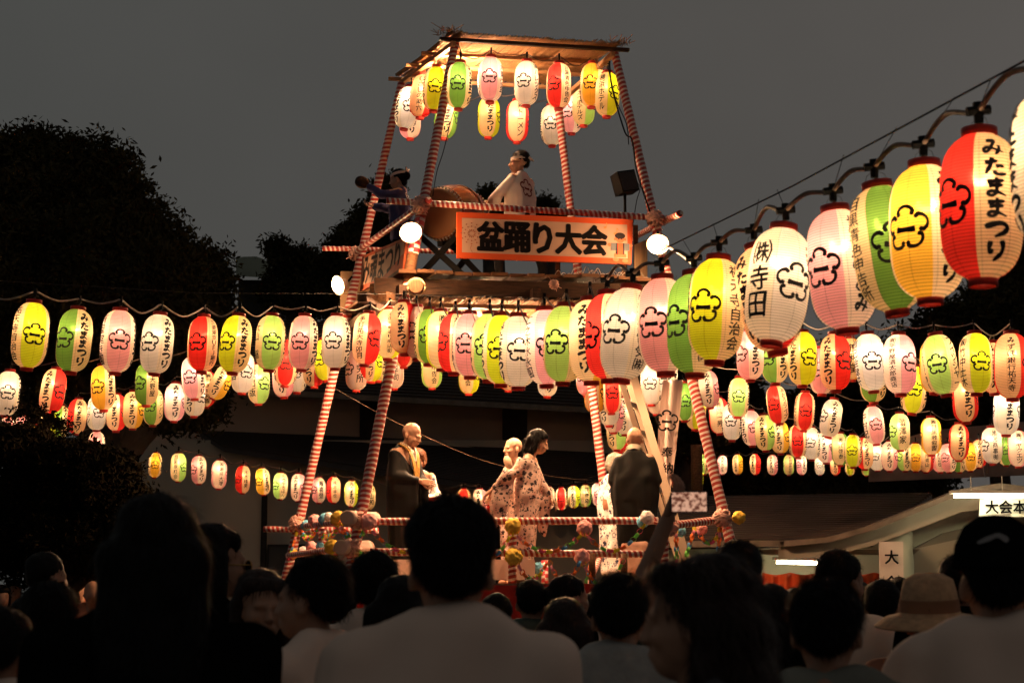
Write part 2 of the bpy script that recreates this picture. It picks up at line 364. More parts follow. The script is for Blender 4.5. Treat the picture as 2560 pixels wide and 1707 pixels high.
# rows: px, top, bottom, colour, angle of the emblem to the right, lettering right / left of it, lean
ROWS = {
 'string left of the tower': ('A', [(76,747,928,'y',14,'','祐天寺自治会',4),(186,764,938,'g',-41,'','',3.5),(294,767,939,'p',7,'','有聖堂き園',4),(393,778,941,'w',-33,'','',4),
  (507,784,935,'r',-25,'三菱東京UFJ銀行','',1),(589,781,939,'y',-40,'','',4),(676,781,931,'l',8,'','大山 稲',4),(758,782,930,'p',-15,'','',2),(840,782,927,'w',-14,'','',2),
  (917,776,918,'r',42,'','手打祐天寺卯月',3),(972,766,903,'y',78,'','池面地蔵通り商店街',3)]),
 'big string rising right of tower': ('N', [(1011,748,891,'r',58,'','',0),(1043,760,903,'w',-22,'','',0),(1073,766,917,'g',-6,'','',0),(1103,770,929,'y',80,'','㈱杉山一商店',0),(1136,777,940,'r',-58,'祐天寺自治会','',0),
  (1174,776,949,'p',-15,'','',0),(1223,776,958,'l',-16,'','',0),(1253,779,969,'y',-8,'','',0),(1296,781,976,'w',3,'','',0),(1364,765,971,'p',10,'','二之木水永園',0),(1411,755,965,'l',-26,'','歩歩',4),
  (1477,739,964,'o',52,'','',0),(1521,723,959,'r',-58,'目黒青色申告会','',0),(1566,708,961,'w',-30,'海老原電気㈱','',6),(1660,683,943,'p',-30,'大野光','',-2),(1736,672,948,'g',-48,'東急不動産㈱','',0),
  (1791,633,916,'y',-28,'祐天寺自治会','',4),(1918,600,893,'r',24,'','',-10),(1944,553,872,'w',35,'','㈱寺田',8),(2103,507,840,'p',-38,'加賀ひとみ','',-3),(2218,446,797,'g',12,'','目黒青色申告所',-8),
  (2318,393,768,'o',-34,'','',-2),(2453,311,724,'r',-50,'','',1),(2642,195,650,'w',0,'','',0)]),
 'cord under the reed roof': ('T', [(1226,135,263,'p',-5,'大東信金','',0),(1316,146,272,'w',-15,'㈱ハレックス','',1),(1397,151,279,'r',-28,'目黒青色申告会','',0),(1480,151,275,'o',-10,'','',3),(1148,149,280,'g',-8,'','',3),
  (1088,160,285,'y',0,'','',4),(1055,180,302,'r',62,'','むさしの助六',5),(1018,210,330,'w',14,'','',9),(1025,240,354,'p',-60,'','',0),(1115,234,354,'g',80,'','',4),(1222,236,351,'y',80,'','',0),
  (1293,245,362,'r',88,'','㈱トーメン',0),(1379,257,371,'w',-6,'','',-2),(1429,227,340,'p',-25,'','',0),(1459,204,321,'l',52,'','スカイホテルズ',0),(1518,174,299,'y',44,'','横浜ホテル',3)]),
 'second string at the left': ('L', [(19,922,1044,'w',0,'','',3),(132,916,1039,'r',42,'','',6),(258,908,1030,'o',-32,'','',-3),(367,902,1018,'g',-42,'屋天野屋','',0),(483,886,1002,'p',-20,'','',-4),
  (607,874,988,'w',20,'','商店',2),(715,850,969,'r',0,'','',2),(813,843,956,'y',-35,'','',-3)]),
 'third string at the left': ('L', [(118,1012,1102,'y',60,'','',0),(151,1010,1098,'g',-30,'','',0),(193,993,1088,'r',-60,'','',5),(242,984,1079,'w',15,'','パゲラン',0),(291,981,1081,'r',60,'','',0),(333,974,1075,'o',65,'','',0),
  (383,967,1067,'g',-20,'フジパン','',0),(437,953,1057,'p',76,'','',0),(487,940,1045,'w',40,'','',0),(516,923,1021,'r',82,'','㈱目黒雅叙園',3),(553,906,1005,'o',58,'','',24),(647,905,1014,'l',35,'','芸出版',0),
  (707,892,998,'p',60,'','',-3),(743,880,985,'w',-10,'','',0),(785,860,972,'r',42,'','',-2)]),
 'string hung under the tower deck': ('U', [(892,868,981,'w',-52,'研究所','',0),(908,845,958,'r',-30,'','',-3),(929,850,959,'y',60,'','',0),(946,850,957,'l',-30,'','',0),(1010,815,922,'r',0,'','',0),(984,870,976,'p',-60,'御菓子司','',0),
  (1079,868,975,'l',85,'','青色申告会',0),(1173,882,989,'y',66,'','目黒町会',0),(1271,878,981,'r',80,'','',0),(1369,892,996,'w',-60,'','',0),(1467,887,994,'p',-30,'','',0),(1547,884,988,'r',0,'','',0),(1617,838,943,'p',-30,'大','',0)]),
 'string behind the back right post': ('S', [(1487,930,1037,'o',66,'','',0),(1515,905,1010,'y',0,'','',-3),(1527,930,1037,'r',10,'','',-3),(1521,962,1068,'w',40,'','',-3),(1533,982,1085,'p',60,'','',-3),(1540,1030,1128,'l',40,'','',-2),(1548,1040,1136,'r',20,'','',0),(1563,990,1090,'w',60,'','',0)]),
 'upper string at the right': ('R', [(1876,819,956,'p',-48,'','',0),(1937,828,964,'g',-34,'','',0),(2006,823,970,'y',32,'','',0),(2088,828,983,'r',42,'','',0),(2176,827,984,'w',8,'','鶴巳金津子',-4),(2249,828,992,'p',46,'','㈲平野屋清太郎商店',0),
  (2352,828,994,'l',-14,'フィッシャー','',-8),(2439,825,991,'y',22,'','㈱竹中土木',0),(2530,825,1004,'r',70,'','みずほ銀行祐天寺',0)]),
 'second string at the right': ('R', [(1628,905,1016,'w',-6,'','',0),(1667,893,1004,'w',-16,'','',0),(1642,932,1040,'p',62,'','ナブルー',0),(2054,865,991,'p',-10,'','',0),(2127,840,955,'o',80,'','鶴利堂',0),(2182,880,1011,'g',-22,'','',0),
  (2286,910,1039,'y',0,'','',8),(2335,842,988,'o',78,'','昭和堂',0),(2484,850,989,'r',62,'','',0),(2412,932,1061,'r',86,'','',0),(2516,962,1092,'w',88,'','',4)]),
 'third string at the right': ('R', [(1709,953,1056,'g',10,'','',0),(1740,979,1078,'y',22,'','里小カつ',4),(1772,922,1023,'p',66,'','',-3),(1797,989,1088,'r',74,'','長岡一男',-2),(1846,940,1047,'l',2,'','',3),(1943,959,1063,'r',-24,'あおうライブ','',-8),
  (2011,976,1080,'r',8,'','目黒文化会',4),(2078,993,1097,'w',-54,'','',10),(2185,1011,1114,'p',13,'','中村紀',-6),(2250,1029,1129,'l',-54,'澁澤家','',0),(2328,1039,1141,'o',88,'','㈱目黒雅叙園',0),(2397,1055,1154,'r',86,'','',3)]),
 'lower string at the right': ('R', [(1830,1004,1104,'w',-8,'','',0),(1878,1022,1118,'p',20,'','',-3),(1912,1033,1130,'l',56,'','',-2),(1950,1048,1137,'o',64,'','',0),(1994,1058,1147,'r',0,'','',0),(2029,1065,1152,'w',-10,'','',0),(2064,1075,1160,'p',62,'','',0),
  (2101,1079,1166,'g',74,'','長江啓泰',0),(2133,1083,1171,'y',-8,'','',0),(2161,1091,1176,'r',-52,'','',0),(2192,1101,1179,'w',-16,'','',0),(2224,1100,1180,'p',70,'','',0),(2262,1104,1180,'l',-54,'','',0),(2289,1105,1181,'o',0,'','',0),
  (2315,1107,1183,'r',80,'','伊南青山',0),(2349,1107,1183,'p',-72,'大西正也','',0),(2371,1106,1183,'p',-30,'','',0),(2397,1110,1183,'g',-32,'','',0),(2424,1103,1180,'o',10,'','',0),(2447,1096,1171,'r',80,'','',0),(2480,1064,1163,'w',-52,'旭光商事㈲','',0),
  (2515,1086,1166,'g',5,'','',0),(2545,1071,1170,'p',78,'','㈱ジャクエツ',0)]),
 'far small string right of banner': ('F', [(1761,1133,1187,'l',-40,'上条町会','',0),(1806,1136,1187,'p',-70,'酒屋商店会','',0),(1844,1134,1187,'o',50,'','四谷弦楽奏',0),(1888,1133,1188,'r',45,'','',0),(1931,1135,1189,'p',60,'','',0),(1972,1135,1189,'l',88,'','花柳錦泉社中',0),
  (2004,1136,1188,'p',-40,'','',0),(2049,1137,1189,'w',0,'','',0),(2088,1137,1189,'r',70,'','',0),(2125,1139,1190,'y',0,'','',0),(2165,1139,1190,'l',0,'','',0)]),
 'low string behind the stage': ('B', [(388,1129,1196,'o',0,'','',3),(446,1129,1206,'l',50,'','目黒原町会',0),(497,1136,1212,'p',-50,'','',0),(548,1147,1224,'p',88,'','㈱銀座大増',0),(607,1161,1235,'r',-46,'木本晴男','',0),(657,1167,1239,'o',-36,'','',-4),
  (701,1178,1250,'l',-46,'もつやきばん','',0),(746,1181,1255,'p',50,'','',0),(797,1190,1259,'p',-50,'藤喜登','',0),(834,1189,1259,'r',-60,'橋本卓也','',0),(878,1199,1268,'y',76,'','',0),(922,1207,1275,'g',-46,'佐山和','',0),(1159,1219,1290,'r',0,'','',0),
  (1200,1219,1290,'p',60,'','',0),(1226,1224,1286,'r',0,'','',0),(1338,1218,1277,'p',-80,'酒ぐさ','',0),(1372,1214,1274,'p',-52,'','',0),(1403,1216,1276,'r',0,'','',0),(1434,1211,1271,'y',62,'','',0),(1463,1209,1269,'g',88,'','匯豊齋',0),(1494,1205,1266,'p',0,'','',0)]),
 'small cluster above the raised phone': ('Z', [(1688,1173,1222,'r',0,'','',0),(1708,1169,1215,'y',60,'','',0),(1745,1169,1223,'y',76,'','村上剛一',0),(1722,1188,1230,'p',20,'','',0),(1729,1180,1217,'o',-20,'','',0),(1736,1175,1208,'r',40,'','',0)]),
 'string hidden behind the dark leaves': ('O', [(15,1040,1132,'p',20,'','',0),(58,1035,1128,'p',-20,'','',0),(86,1060,1148,'o',0,'','',0),(30,1070,1160,'r',60,'','',0),(241,1075,1160,'p',0,'','',0),(150,1085,1170,'l',0,'','',0)]),
}
def cable(pts, r, bulge, mt, name, label, group, straight=None, joint=True):
    pts = [Vector(p) for p in pts]; line = []
    t = thing(name, label, 'cable', pts[0], group); line = [pts[0]]
    for a, b in zip(pts[:-1], pts[1:]):
        m = (a+b)/2; L = (b-a).length; rr = random.uniform(.75, 1.25)
        if bulge < 0:
            line += [a.lerp(b, .22)+Vector((0, 0, bulge*L*.55*rr)), m+Vector((0, 0, bulge*L*rr)), a.lerp(b, .8)+Vector((0, 0, bulge*L*.5*rr)), b]
        else:
            line += [a.lerp(b, .25)+Vector((0, 0, bulge*L*.9)), m+Vector((0, 0, bulge*L*1.15)), a.lerp(b, .85)+Vector((0, 0, bulge*L*.2)), b]
    line = catmull(line, 3); G().tube(line, r, 6).out('cord', mt, t, True)
    if joint:
        for p in pts:
            g = G(); g.tube([p+Vector((0, 0, .028)), p+Vector((0, 0, -.045))], [r*1.9, r*1.5], 6); 
            if r > .01: g.tube([p+Vector((-.04, 0, -.004)), p+Vector((.04, 0, .004))], r*1.6, 6)
            g.out('connector', RUBBER, t)
    return t
def hang_wires(points, name, label, z=.07):
    g = G(); top = [p+Vector((0, 0, z)) for p in points]
    g.tube(top, .0022, 4)
    for p, q in zip(points, top): g.tube([p, q], .0015, 3)
    tag(g.out(name, WIRE), label, 'wire')
LANTERNS = []
ROWPTS = {}
for row, (code, items) in ROWS.items():
    order = sorted(range(len(items)), key=lambda i: items[i][0]); rank = {j: i for i, j in enumerate(order)}
    pts = []
    for i, it in enumerate(items):
        px, top, bot, col, a, rt, lt, lean = it
        lab = '%s paper lantern, %s from left on the %s' % (CNAME[col], ORD[rank[i]], row)
        if len(lab.split()) > 16: lab = lab.replace(' on the ', ' on ')
        tp, c = lantern(px, top, bot, col, a, rt, lt, lean, lab, 'paper lanterns on the '+row); pts.append(tp)
    ROWPTS[row] = [pts[i] for i in order]
# ================================================================ THE TOWER
T = thing('festival_tower', 'tall wooden festival tower with four leaning red and white posts and reed roof', 'tower', (0, 18, 0))
def to_ground(a, b, z=0):
    a, b = Vector(a), Vector(b); return a+(b-a)*((z-a.z)/(b.z-a.z))
TOPS = dict(FL=P(1140, 98, 18.2), FR=P(1533, 118, 18.5), BL=P(1004, 207, 19.8), BR=P(1390, 222, 20.1))
LOWS = dict(FL=P(901, 1295, 17.0), FR=P(1812, 1295, 17.6), BL=P(750, 1295, 20.2), BR=P(1519, 1295, 20.7))
DK = P(1029, 687, 17.75).z-.03
def at_z(k, z): return to_ground(TOPS[k], LOWS[k], z)
for k in TOPS:
    b = at_z(k, 0); m = at_z(k, DK-.1); t = at_z(k, TOPS[k].z)
    pole('post', b, m+(t-m)*.03, .056, STRIPE, T, .052)
    if k == 'FL':   # bare log at the deck and fresh wrap just above
        pole('post', at_z(k, DK-.1), at_z(k, DK+.22), .058, WOOD, T); pole('post', at_z(k, DK+.22), at_z(k, DK+.62), .058, STRIPEP, T, .054)
        pole('post', at_z(k, DK+.62), t, .052, STRIPE, T, .044)
    else:
        pole('post', m, t, .052, STRIPE, T, .044)
RZ = at_z('FL', P(1059, 506, 17.76).z).z
def rail(name, a, b, r=.034, mt=STRIPE): return pole(name, a, b, r, mt, T)
fl, fr, bl, br = (at_z(k, RZ) for k in ('FL', 'FR', 'BL', 'BR'))
rail('rail', P(966, 502, 17.6), P(1668, 546, 18.05)); rail('rail', P(1072, 500, 17.5), P(876, 640, 20.2), .036, STRIPEO)
rail('rail', P(806, 621, 19.95), P(1560, 640, 20.6), .03); rail('rail', P(1700, 534, 17.3), P(1578, 596, 20.6), .036, STRIPEO)
# deck: planks running front to back, on beams
a0, a1, b1, b0 = (at_z(k, DK) for k in ('FL', 'FR', 'BR', 'BL'))
a0 = a0+Vector((-.1, -.10, 0)); a1 = a1+Vector((.02, -.10, 0)); b0 = b0+Vector((-.1, .1, 0)); b1 = b1+Vector((.25, .1, 0))
NP = 15
for i in range(NP):
    t0, t1 = (i+.03)/NP, (i+.93)/NP; dz = random.uniform(-.008, .008); e = random.uniform(-.05, .05)
    q = [a0.lerp(a1, t0), a0.lerp(a1, t1), b0.lerp(b1, t1), b0.lerp(b1, t0)]
    q = [p+Vector((0, e if j < 2 else 0, dz)) for j, p in enumerate(q)]
    G().prism(q, (0, 0, 1), .035).out('deck_plank', WOOD, T)
def beam(a, b, w=.09, h=.12, mt=WOODD, name='beam'): return G().beam(a, b, w, h).out(name, mt, T)
dn = Vector((0, 0, -.09))
beam(a0+dn+Vector((-.25, .05, -.04)), a1+dn+Vector((.2, .05, -.04)), .1, .16); beam(b0+dn, b1+dn, .1, .16)
beam(a0.lerp(b0, .5)+dn, a1.lerp(b1, .5)+dn, .1, .14)
for t in (.02, .5, .98):
    beam(a0.lerp(a1, t)+dn*2.1+Vector((0, -.1, 0)), b0.lerp(b1, t)+dn*2.1, .09, .1)
for i, (x, y, Y) in enumerate([(905, 742, 17.7), (930, 765, 17.9), (955, 742, 17.4), (935, 720, 17.9), (900, 770, 18.0)]):
    p = P(x, y, Y); beam(p, p+Vector((.5+.1*i, 1.2, .02)), .11, .10, WOOD, 'beam')
p = P(1040, 716, 17.35); pole('log', p, p+Vector((-.15, 1.6, 0)), .075, WOOD, T)
# white rope whipped round the log end
g = G()
for k in range(3):
    g.tube([p+Vector((.088*math.cos(t), .03+.02*k, .088*math.sin(t))) for t in [2*math.pi*i/16 for i in range(17)]], .012, 5)
g.out('rope', mat('hemp rope', (.30, .20, .11), .8, .3, 40), T, True)
# low plywood boards behind the rail and timbers at the back of the deck
PLY = mat('pale plywood', (.42, .27, .14), .7, .25, 3, stretch=(1, 6, 1))
bz = Vector((0, 0, 1))
for (t0, t1) in ((.0, .32), (.36, .66), (.7, 1.0)):
    G().prism([b0.lerp(b1, t0)+bz*.04, b0.lerp(b1, t1)+bz*.04, b0.lerp(b1, t1)+bz*.52, b0.lerp(b1, t0)+bz*.52], (0, 1, 0), .02).out('board', PLY, T)
G().prism([P(1586, 612, 18.1), P(1618, 598, 18.3), P(1618, 705, 18.4), P(1586, 712, 18.1)], (.2, 1, 0), .02).out('board', PLY, T)
for k, x in enumerate((1395, 1560, 1590)):
    p = P(x, 690, 18.1+.1*k); G().beam(p, p+bz*.55, .05, .05, (0, 1, 0)).out('stud', WOOD, T)
# reed mats: roof and canopy under the deck
def reed_roof(name, c, n, parent, frac=.012, fringe=.09):
    """c: four corners front-left, front-right, back-right, back-left; reeds run front to back"""
    g = G(); f0, f1, k1, k0 = c
    for i in range(n):
        t = (i+random.random()*.6)/n; p = f0.lerp(f1, t); q = k0.lerp(k1, t+random.uniform(-frac, frac))
        d = (q-p).normalized(); p = p-d*random.uniform(0, fringe)*(1 if random.random() < .7 else 1.5); q = q+d*random.uniform(0, fringe*.6); z = random.uniform(0, .028)
        m = p.lerp(q, .5)+Vector((0, 0, z-.02)); r = random.uniform(.004, .008)
        g.tube([p+Vector((0, 0, z)), m, q+Vector((0, 0, z))], r, 3, False)
    o = g.out(name, REED, parent); o['kind'] = 'stuff'; return o
c4 = [P(1122, 88, 18.05), P(1545, 116, 18.35), P(1398, 214, 20.3), P(990, 190, 20.0)]
reed_roof('reed_mat', c4, 420, T)
BAT = mat('roof batten', (.42, .22, .10), .7, .3, 8, stretch=(1, 8, 8))
dz = Vector((0, 0, -.045))
for t in (0.0, .33, .62, .98):
    G().beam(c4[0].lerp(c4[3], t)+dz+Vector((-.1, 0, 0)), c4[1].lerp(c4[2], t)+dz+Vector((.12, 0, 0)), .05, .035).out('batten', BAT if t else WOODD, T)
dz = Vector((0, 0, -.09))
G().beam(c4[0].lerp(c4[1], .03)+dz, c4[3].lerp(c4[2], .03)+dz, .05, .05).out('batten', BAT, T)
G().beam(c4[0].lerp(c4[1], .97)+dz, c4[3].lerp(c4[2], .99)+dz+Vector((-.05, .35, -.1)), .05, .05).out('batten', BAT, T)
g = G()   # split reeds of the mat's binding, bunched on the ridge corners
for k in range(120):
    i = random.choice((0, 1)); p = c4[i]+Vector((random.gauss(0, .07), random.gauss(0, .06), .02)); g.tube([p, p+Vector((random.gauss(0, .05), random.gauss(-.03, .05), random.uniform(.0, .055)))], .004, 3, False)
o = g.out('reed_fringe', REED, T); o['kind'] = 'stuff'
zc = P(1200, 752, 17.7).z
c5 = [Vector((at_z('FL', zc).x+.02, 17.62, zc)), Vector((at_z('FR', zc).x-.1, 17.9, zc-.0)), Vector((at_z('BR', zc).x, 20.6, zc-.05)), Vector((at_z('BL', zc).x+.2, 20.2, zc-.05))]
reed_roof('reed_mat', c5, 420, T, fringe=.07)
for t in (.03, .4, .8): G().beam(c5[0].lerp(c5[3], t)+Vector((0, 0, -.045)), c5[1].lerp(c5[2], t)+Vector((0, 0, -.045)), .05, .04).out('batten', BAT, T)
# cloth knots where rails meet posts
def knot(p, r, mt, name='knot', parent=None, k=7):
    g = G()
    for i in range(k):
        a = i*1.1; ax = Matrix.Rotation(a, 3, 'Y') @ Matrix.Rotation(.5*math.sin(i*2.3), 3, 'X')
        g.tube([Vector(p)+ax @ Vector((r*math.cos(t), r*.9*math.sin(t), .012*math.sin(3*t+i))) for t in [2*math.pi*j/14 for j in range(15)]], r*.2, 5)
    for i in range(3): g.tube([p, Vector(p)+Vector((random.uniform(-1, 1)*r*2, -r, random.uniform(-1.5, 1)*r*1.6))], [r*.15, r*.04], 4)
    return g.out(name, mt, parent, True)
WRAPC = mat('creased striped cloth', (.62, .34, .27), .7, .5, 14, bump=.5)
for q in (P(1052, 512, 17.6), P(1636, 546, 17.95), P(892, 634, 20.0)): knot(q, .085, WRAPC, parent=T)
knot(P(1385, 765, 17.2)+Vector((0, 0, .22)), .045, WRAPC, parent=T)
# stage
ZS = P(1281, 1458, 17.15).z
ST = thing('dance_stage', 'low wooden dance stage under the tower with striped railings', 'stage', (0, 18.5, 0))
s0, s1, s2, s3 = [at_z(k, ZS) for k in ('FL', 'FR', 'BR', 'BL')]
for q, dd in ((s0, (-.12, -.15)), (s1, (.12, -.1)), (s2, (.15, .15)), (s3, (-.12, .15))): q += Vector((dd[0], dd[1], 0))
FLR = mat('stage boards', (.22, .14, .09), .6, .3, 3, stretch=(1, 10, 1))
for i in range(12):
    t0, t1 = i/12, (i+.96)/12
    G().prism([s0.lerp(s3, t0)-bz*.05, s1.lerp(s2, t0)-bz*.05, s1.lerp(s2, t1)-bz*.05, s0.lerp(s3, t1)-bz*.05], (0, 0, 1), .05).out('floor_plank', FLR, ST)
for q in (s0, s1, s2, s3): pole('leg', Vector((q.x, q.y, 0)), q-bz*.05, .06, WOODD, ST)
def srail(a, b, r=.036, mt=STRIPE, name='rail'): return pole(name, a, b, r, mt, ST)
srail(P(925, 1303, 16.95), P(1645, 1301, 17.35)); srail(P(925, 1379, 16.95), P(1640, 1385, 17.35))
srail(P(1668, 1314, 17.0), P(1806, 1298, 17.5), .04, STRIPEF); srail(P(660, 1322, 20.2), P(946, 1326, 20.0), .034)
srail(P(905, 1296, 16.9), P(738, 1318, 20.3), .036, STRIPEO); srail(P(880, 1366, 16.9), P(720, 1388, 20.3), .034, STRIPEO)
for x, yt in ((1281, 1310), (1362, 1400), (806, 1320), (1660, 1320)):
    Yy = {1281: 17.1, 1362: 20.3, 806: 18.6, 1660: 17.3}[x]; q = P(x, yt, Yy); srail(Vector((q.x, q.y, ZS)), q, .042 if x != 1362 else .04, STRIPE if x != 1362 else STRIPEP, 'baluster')
srail(P(1505, 1385, 18.2), P(1462, 1475, 17.3), .03)     # sloping hand rail
for x, Yy in ((1480, 17.2), (1560, 17.25)): q = P(x, 1383, Yy); srail(Vector((q.x, q.y, ZS)), q, .034, WOOD, 'baluster')
for q in (P(893, 1300, 16.85), P(1806, 1294, 17.35), P(880, 1370, 16.85), P(742, 1308, 20.1), P(1672, 1316, 17.0)): knot(q, .085, WRAPC, parent=ST)
# logs sticking out at the corner
for x, y in ((868, 1294), (852, 1368)):
    q = P(x, y, 16.7); pole('log_end', q, q+Vector((.2, .7, .02)), .072, mat('paper covered log', (.62, .42, .34), .8, .15, 4), ST)
# red cloth skirt of the stage, with folds
RC = mat('red cloth', (.42, .022, .010), .65, .15, 2, bump=.1)
g = G(); n = 150; rows = 12
for j in range(rows+1):
    for i in range(n+1):
        t = i/n; p = s0.lerp(s1, t); w = .03*math.sin(t*60)+.02*math.sin(t*23+1)+.015*math.sin(t*131)
        sc = .02*abs(math.sin(t*11)) if j == 0 else 0
        g.v.append((p.x, p.y-.02-(w+.05)*(.3+.7*min(1, j/5))+.0, ZS-sc-(ZS-.02)*j/rows))
g.f = [(j*(n+1)+i, j*(n+1)+i+1, (j+1)*(n+1)+i+1, (j+1)*(n+1)+i) for j in range(rows) for i in range(n)]
tag(g.out('red_skirt_cloth', RC, None, True), 'long red cloth skirt hanging from the front edge of the dance stage', 'cloth')
g = G()
for j in range(7):
    for i in range(41):
        t = i/40; p = s3.lerp(s0, t); g.v.append((p.x-.03-.03*math.sin(t*30), p.y, ZS-(ZS-.02)*j/6))
g.f = [(j*41+i, j*41+i+1, (j+1)*41+i+1, (j+1)*41+i) for j in range(6) for i in range(40)]
tag(g.out('red_skirt_cloth', RC, None, True), 'red cloth skirt on the side of the stage below the pompoms', 'cloth')
# ================================================================ SIGNS
def flat_text(txt, cell, bold=.06, vertical=False, gap=1.06):
    g = G(); n = len(txt)
    for i, c in enumerate(txt):
        v, f = glyph(c, bold); ox = 0 if vertical else (i-(n-1)/2)*cell*gap; oy = ((n-1)/2-i)*cell*gap if vertical else 0
        g.add([((x-.5)*cell+ox, (y-.5)*cell+oy, 0) for x, y in v], f)
    return g
def plane_matrix(tl, tr, bl_):
    x = (tr-tl).normalized(); z0 = (tl-bl_); y = (z0-x*z0.dot(x)).normalized(); z = x.cross(y)
    return Matrix((x, y, z)).transposed().to_4x4(), (tr-tl).length, z0.length
def onplane(g, M, c, off, name, mt, parent, smooth=False):
    MM = M.copy(); MM.translation = c+M.to_3x3() @ Vector((0, 0, off)); h = G(); h.v = [tuple(MM @ Vector(p)) for p in g.v]; h.f = g.f
    return h.out(name, mt, parent, smooth)
ORG = mat('vermilion board paint', (.62, .085, .02), .6, .1, 2); PNK = mat('pale peach board paint', (.50, .31, .22), .6, .06, 2)
def sign_board(tl, tr, br_, bl_, label, border, fc, pc, thick=.03):
    S = thing('sign_board', label, 'sign', bl_)
    M, w, h = plane_matrix(tl, tr, bl_); c = (tl+tr+br_+bl_)/4; nrm = M.to_3x3() @ Vector((0, 0, 1))
    q = [p-nrm*thick for p in (bl_, br_, tr, tl)]; G().prism(q, nrm, thick).out('frame_board', fc, S)
    onplane(G().add([(-w/2+border, -h/2+border, 0), (w/2-border, -h/2+border, 0), (w/2-border, h/2-border, 0), (-w/2+border, h/2-border, 0)], [(0, 1, 2, 3)]), M, c, .003, 'face_panel', pc, S)
    return S, M, c, w, h
S, M, c, w, h = sign_board(P(1142, 530, 17.45), P(1583, 549, 17.85), P(1578, 661, 17.85), P(1142, 645, 17.45), 'wide orange framed sign reading 盆踊り大会 on the front of the tower rail', .06, ORG, PNK)
tx = flat_text('盆踊り大会', .275, .085, gap=1.0); tx.v = [(x-.03, y*1.14, z) for x, y, z in tx.v]
onplane(tx, M, c, .006, 'lettering', INK, S)
# firework rosette and notes, little figure in a festival coat
g = G()
for k in range(12):
    a = 2*math.pi*k/12
    for r0, r1, ww in ((.02, .05, .012), (.065, .085, .016), (.10, .115, .022)):
        d = Vector((math.cos(a), math.sin(a), 0)); nn = Vector((-d.y, d.x, 0)); g.add([d*r0, d*((r0+r1)/2)+nn*ww/2, d*r1, d*((r0+r1)/2)-nn*ww/2], [(0, 1, 2, 3)])
v, f = brush([(0, -.12), (-.01, -.16), (.01, -.2)], .006, 4); g.add([(x, y, 0) for x, y in v], f)
g.v = [(x-w/2+.16, y+.02, z) for x, y, z in g.v]; onplane(g, M, c, .006, 'printed_firework', mat('printed brown red', (.30, .10, .06), .7), S)
g = G()
for x0, y0, s in ((w/2-.30, h/2-.10, .05), (w/2-.19, h/2-.16, .06)):
    g.add([(x0+.3*s*math.cos(t), y0+.25*s*math.sin(t), 0) for t in [2*math.pi*i/10 for i in range(10)]], [tuple(range(10))]); g.add([(x0+.22*s, y0, 0), (x0+.34*s, y0, 0), (x0+.34*s, y0+s, 0), (x0+.22*s, y0+s, 0)], [(0, 1, 2, 3)]); g.add([(x0+.34*s, y0+s, 0), (x0+.34*s, y0+.75*s, 0), (x0+.8*s, y0+.55*s, 0)], [(0, 1, 2)])
onplane(g, M, c, .006, 'printed_note', mat('printed orange', (.70, .28, .10), .7), S)
def ell(cx_, cy_, rx, ry, n=16): return G().add([(cx_+rx*math.cos(2*math.pi*i/n), cy_+ry*math.sin(2*math.pi*i/n), 0) for i in range(n)], [tuple(range(n))])
fx, fy = w/2-.14, -h/2+.17
KS = mat('printed skin', (.50, .16, .07), .7); KG = mat('printed grey coat', (.13, .14, .15), .7); KB = mat('printed black', (.03, .02, .02), .7); KR = mat('printed red belt', (.7, .10, .04), .7)
def rect(x0, y0, x1, y1): return G().add([(x0, y0, 0), (x1, y0, 0), (x1, y1, 0), (x0, y1, 0)], [(0, 1, 2, 3)])
for gg, mt, o in ((ell(fx, fy+.10, .050, .048), KS, .006), (ell(fx, fy+.128, .056, .034), KB, .007), (ell(fx-.055, fy+.09, .012, .014), KS, .006), (ell(fx+.055, fy+.09, .012, .014), KS, .006),
   (rect(fx-.10, fy-.03, fx+.10, fy+.05), KG, .008), (rect(fx-.030, fy-.07, fx+.030, fy+.05), KR, .010), (rect(fx-.042, fy-.07, fx-.028, fy+.05), KB, .012), (rect(fx+.028, fy-.07, fx+.042, fy+.05), KB, .012),
   (ell(fx-.115, fy+.03, .020, .018), KS, .007), (ell(fx+.115, fy+.03, .020, .018), KS, .007), (rect(fx-.065, fy-.10, fx+.065, fy-.065), KS, .007), (ell(fx-.05, fy-.125, .035, .020), KS, .006), (ell(fx+.05, fy-.135, .035, .020), KS, .006),
   (ell(fx-.018, fy+.092, .005, .007), KB, .009), (ell(fx+.018, fy+.092, .005, .007), KB, .009)):
    onplane(gg, M, c, o, 'printed_figure', mt, S)
WB = mat('worn board', (.34, .20, .13), .7, .2, 4)
S, M, c, w, h = sign_board(P(906, 640, 19.7), P(1016, 592, 17.75), P(1006, 680, 17.75), P(900, 728, 19.7), 'dim sign reading み魂まつり on the left side of the tower', .05, mat('dark red board', (.30, .06, .02), .7), WB)
onplane(flat_text('み魂まつり', .34, .05), M, c, .006, 'lettering', INK, S)
# hanging banner, right of the stage
BN = thing('hanging_banner', 'long white cloth banner reading 奉納 hanging beside the ladder', 'banner', P(1680, 1180, 18.6))
BC = mat('banner cloth', (.78, .60, .52), .85, .05, 3)
g = G(); L_ = [(1652, 955), (1648, 1000), (1645, 1060), (1643, 1120), (1650, 1180), (1668, 1240)]; R_ = [(1708, 955), (1704, 1000), (1697, 1060), (1691, 1120), (1684, 1180), (1677, 1240)]
L_ = [(1658, 950), (1652, 1000), (1646, 1060), (1644, 1120), (1650, 1170), (1664, 1225)]
for (lx, ly), (rx, ry) in zip(L_, R_):
    for i in range(9):
        t = i/8; q = P(lx+(rx-lx)*t, ly, 18.6+.05*math.sin(t*9)); g.v.append(tuple(q))
g.f = [(j*9+i, (j+1)*9+i, (j+1)*9+i+1, j*9+i+1) for j in range(5) for i in range(8)]; g.out('cloth', BC, BN, True)
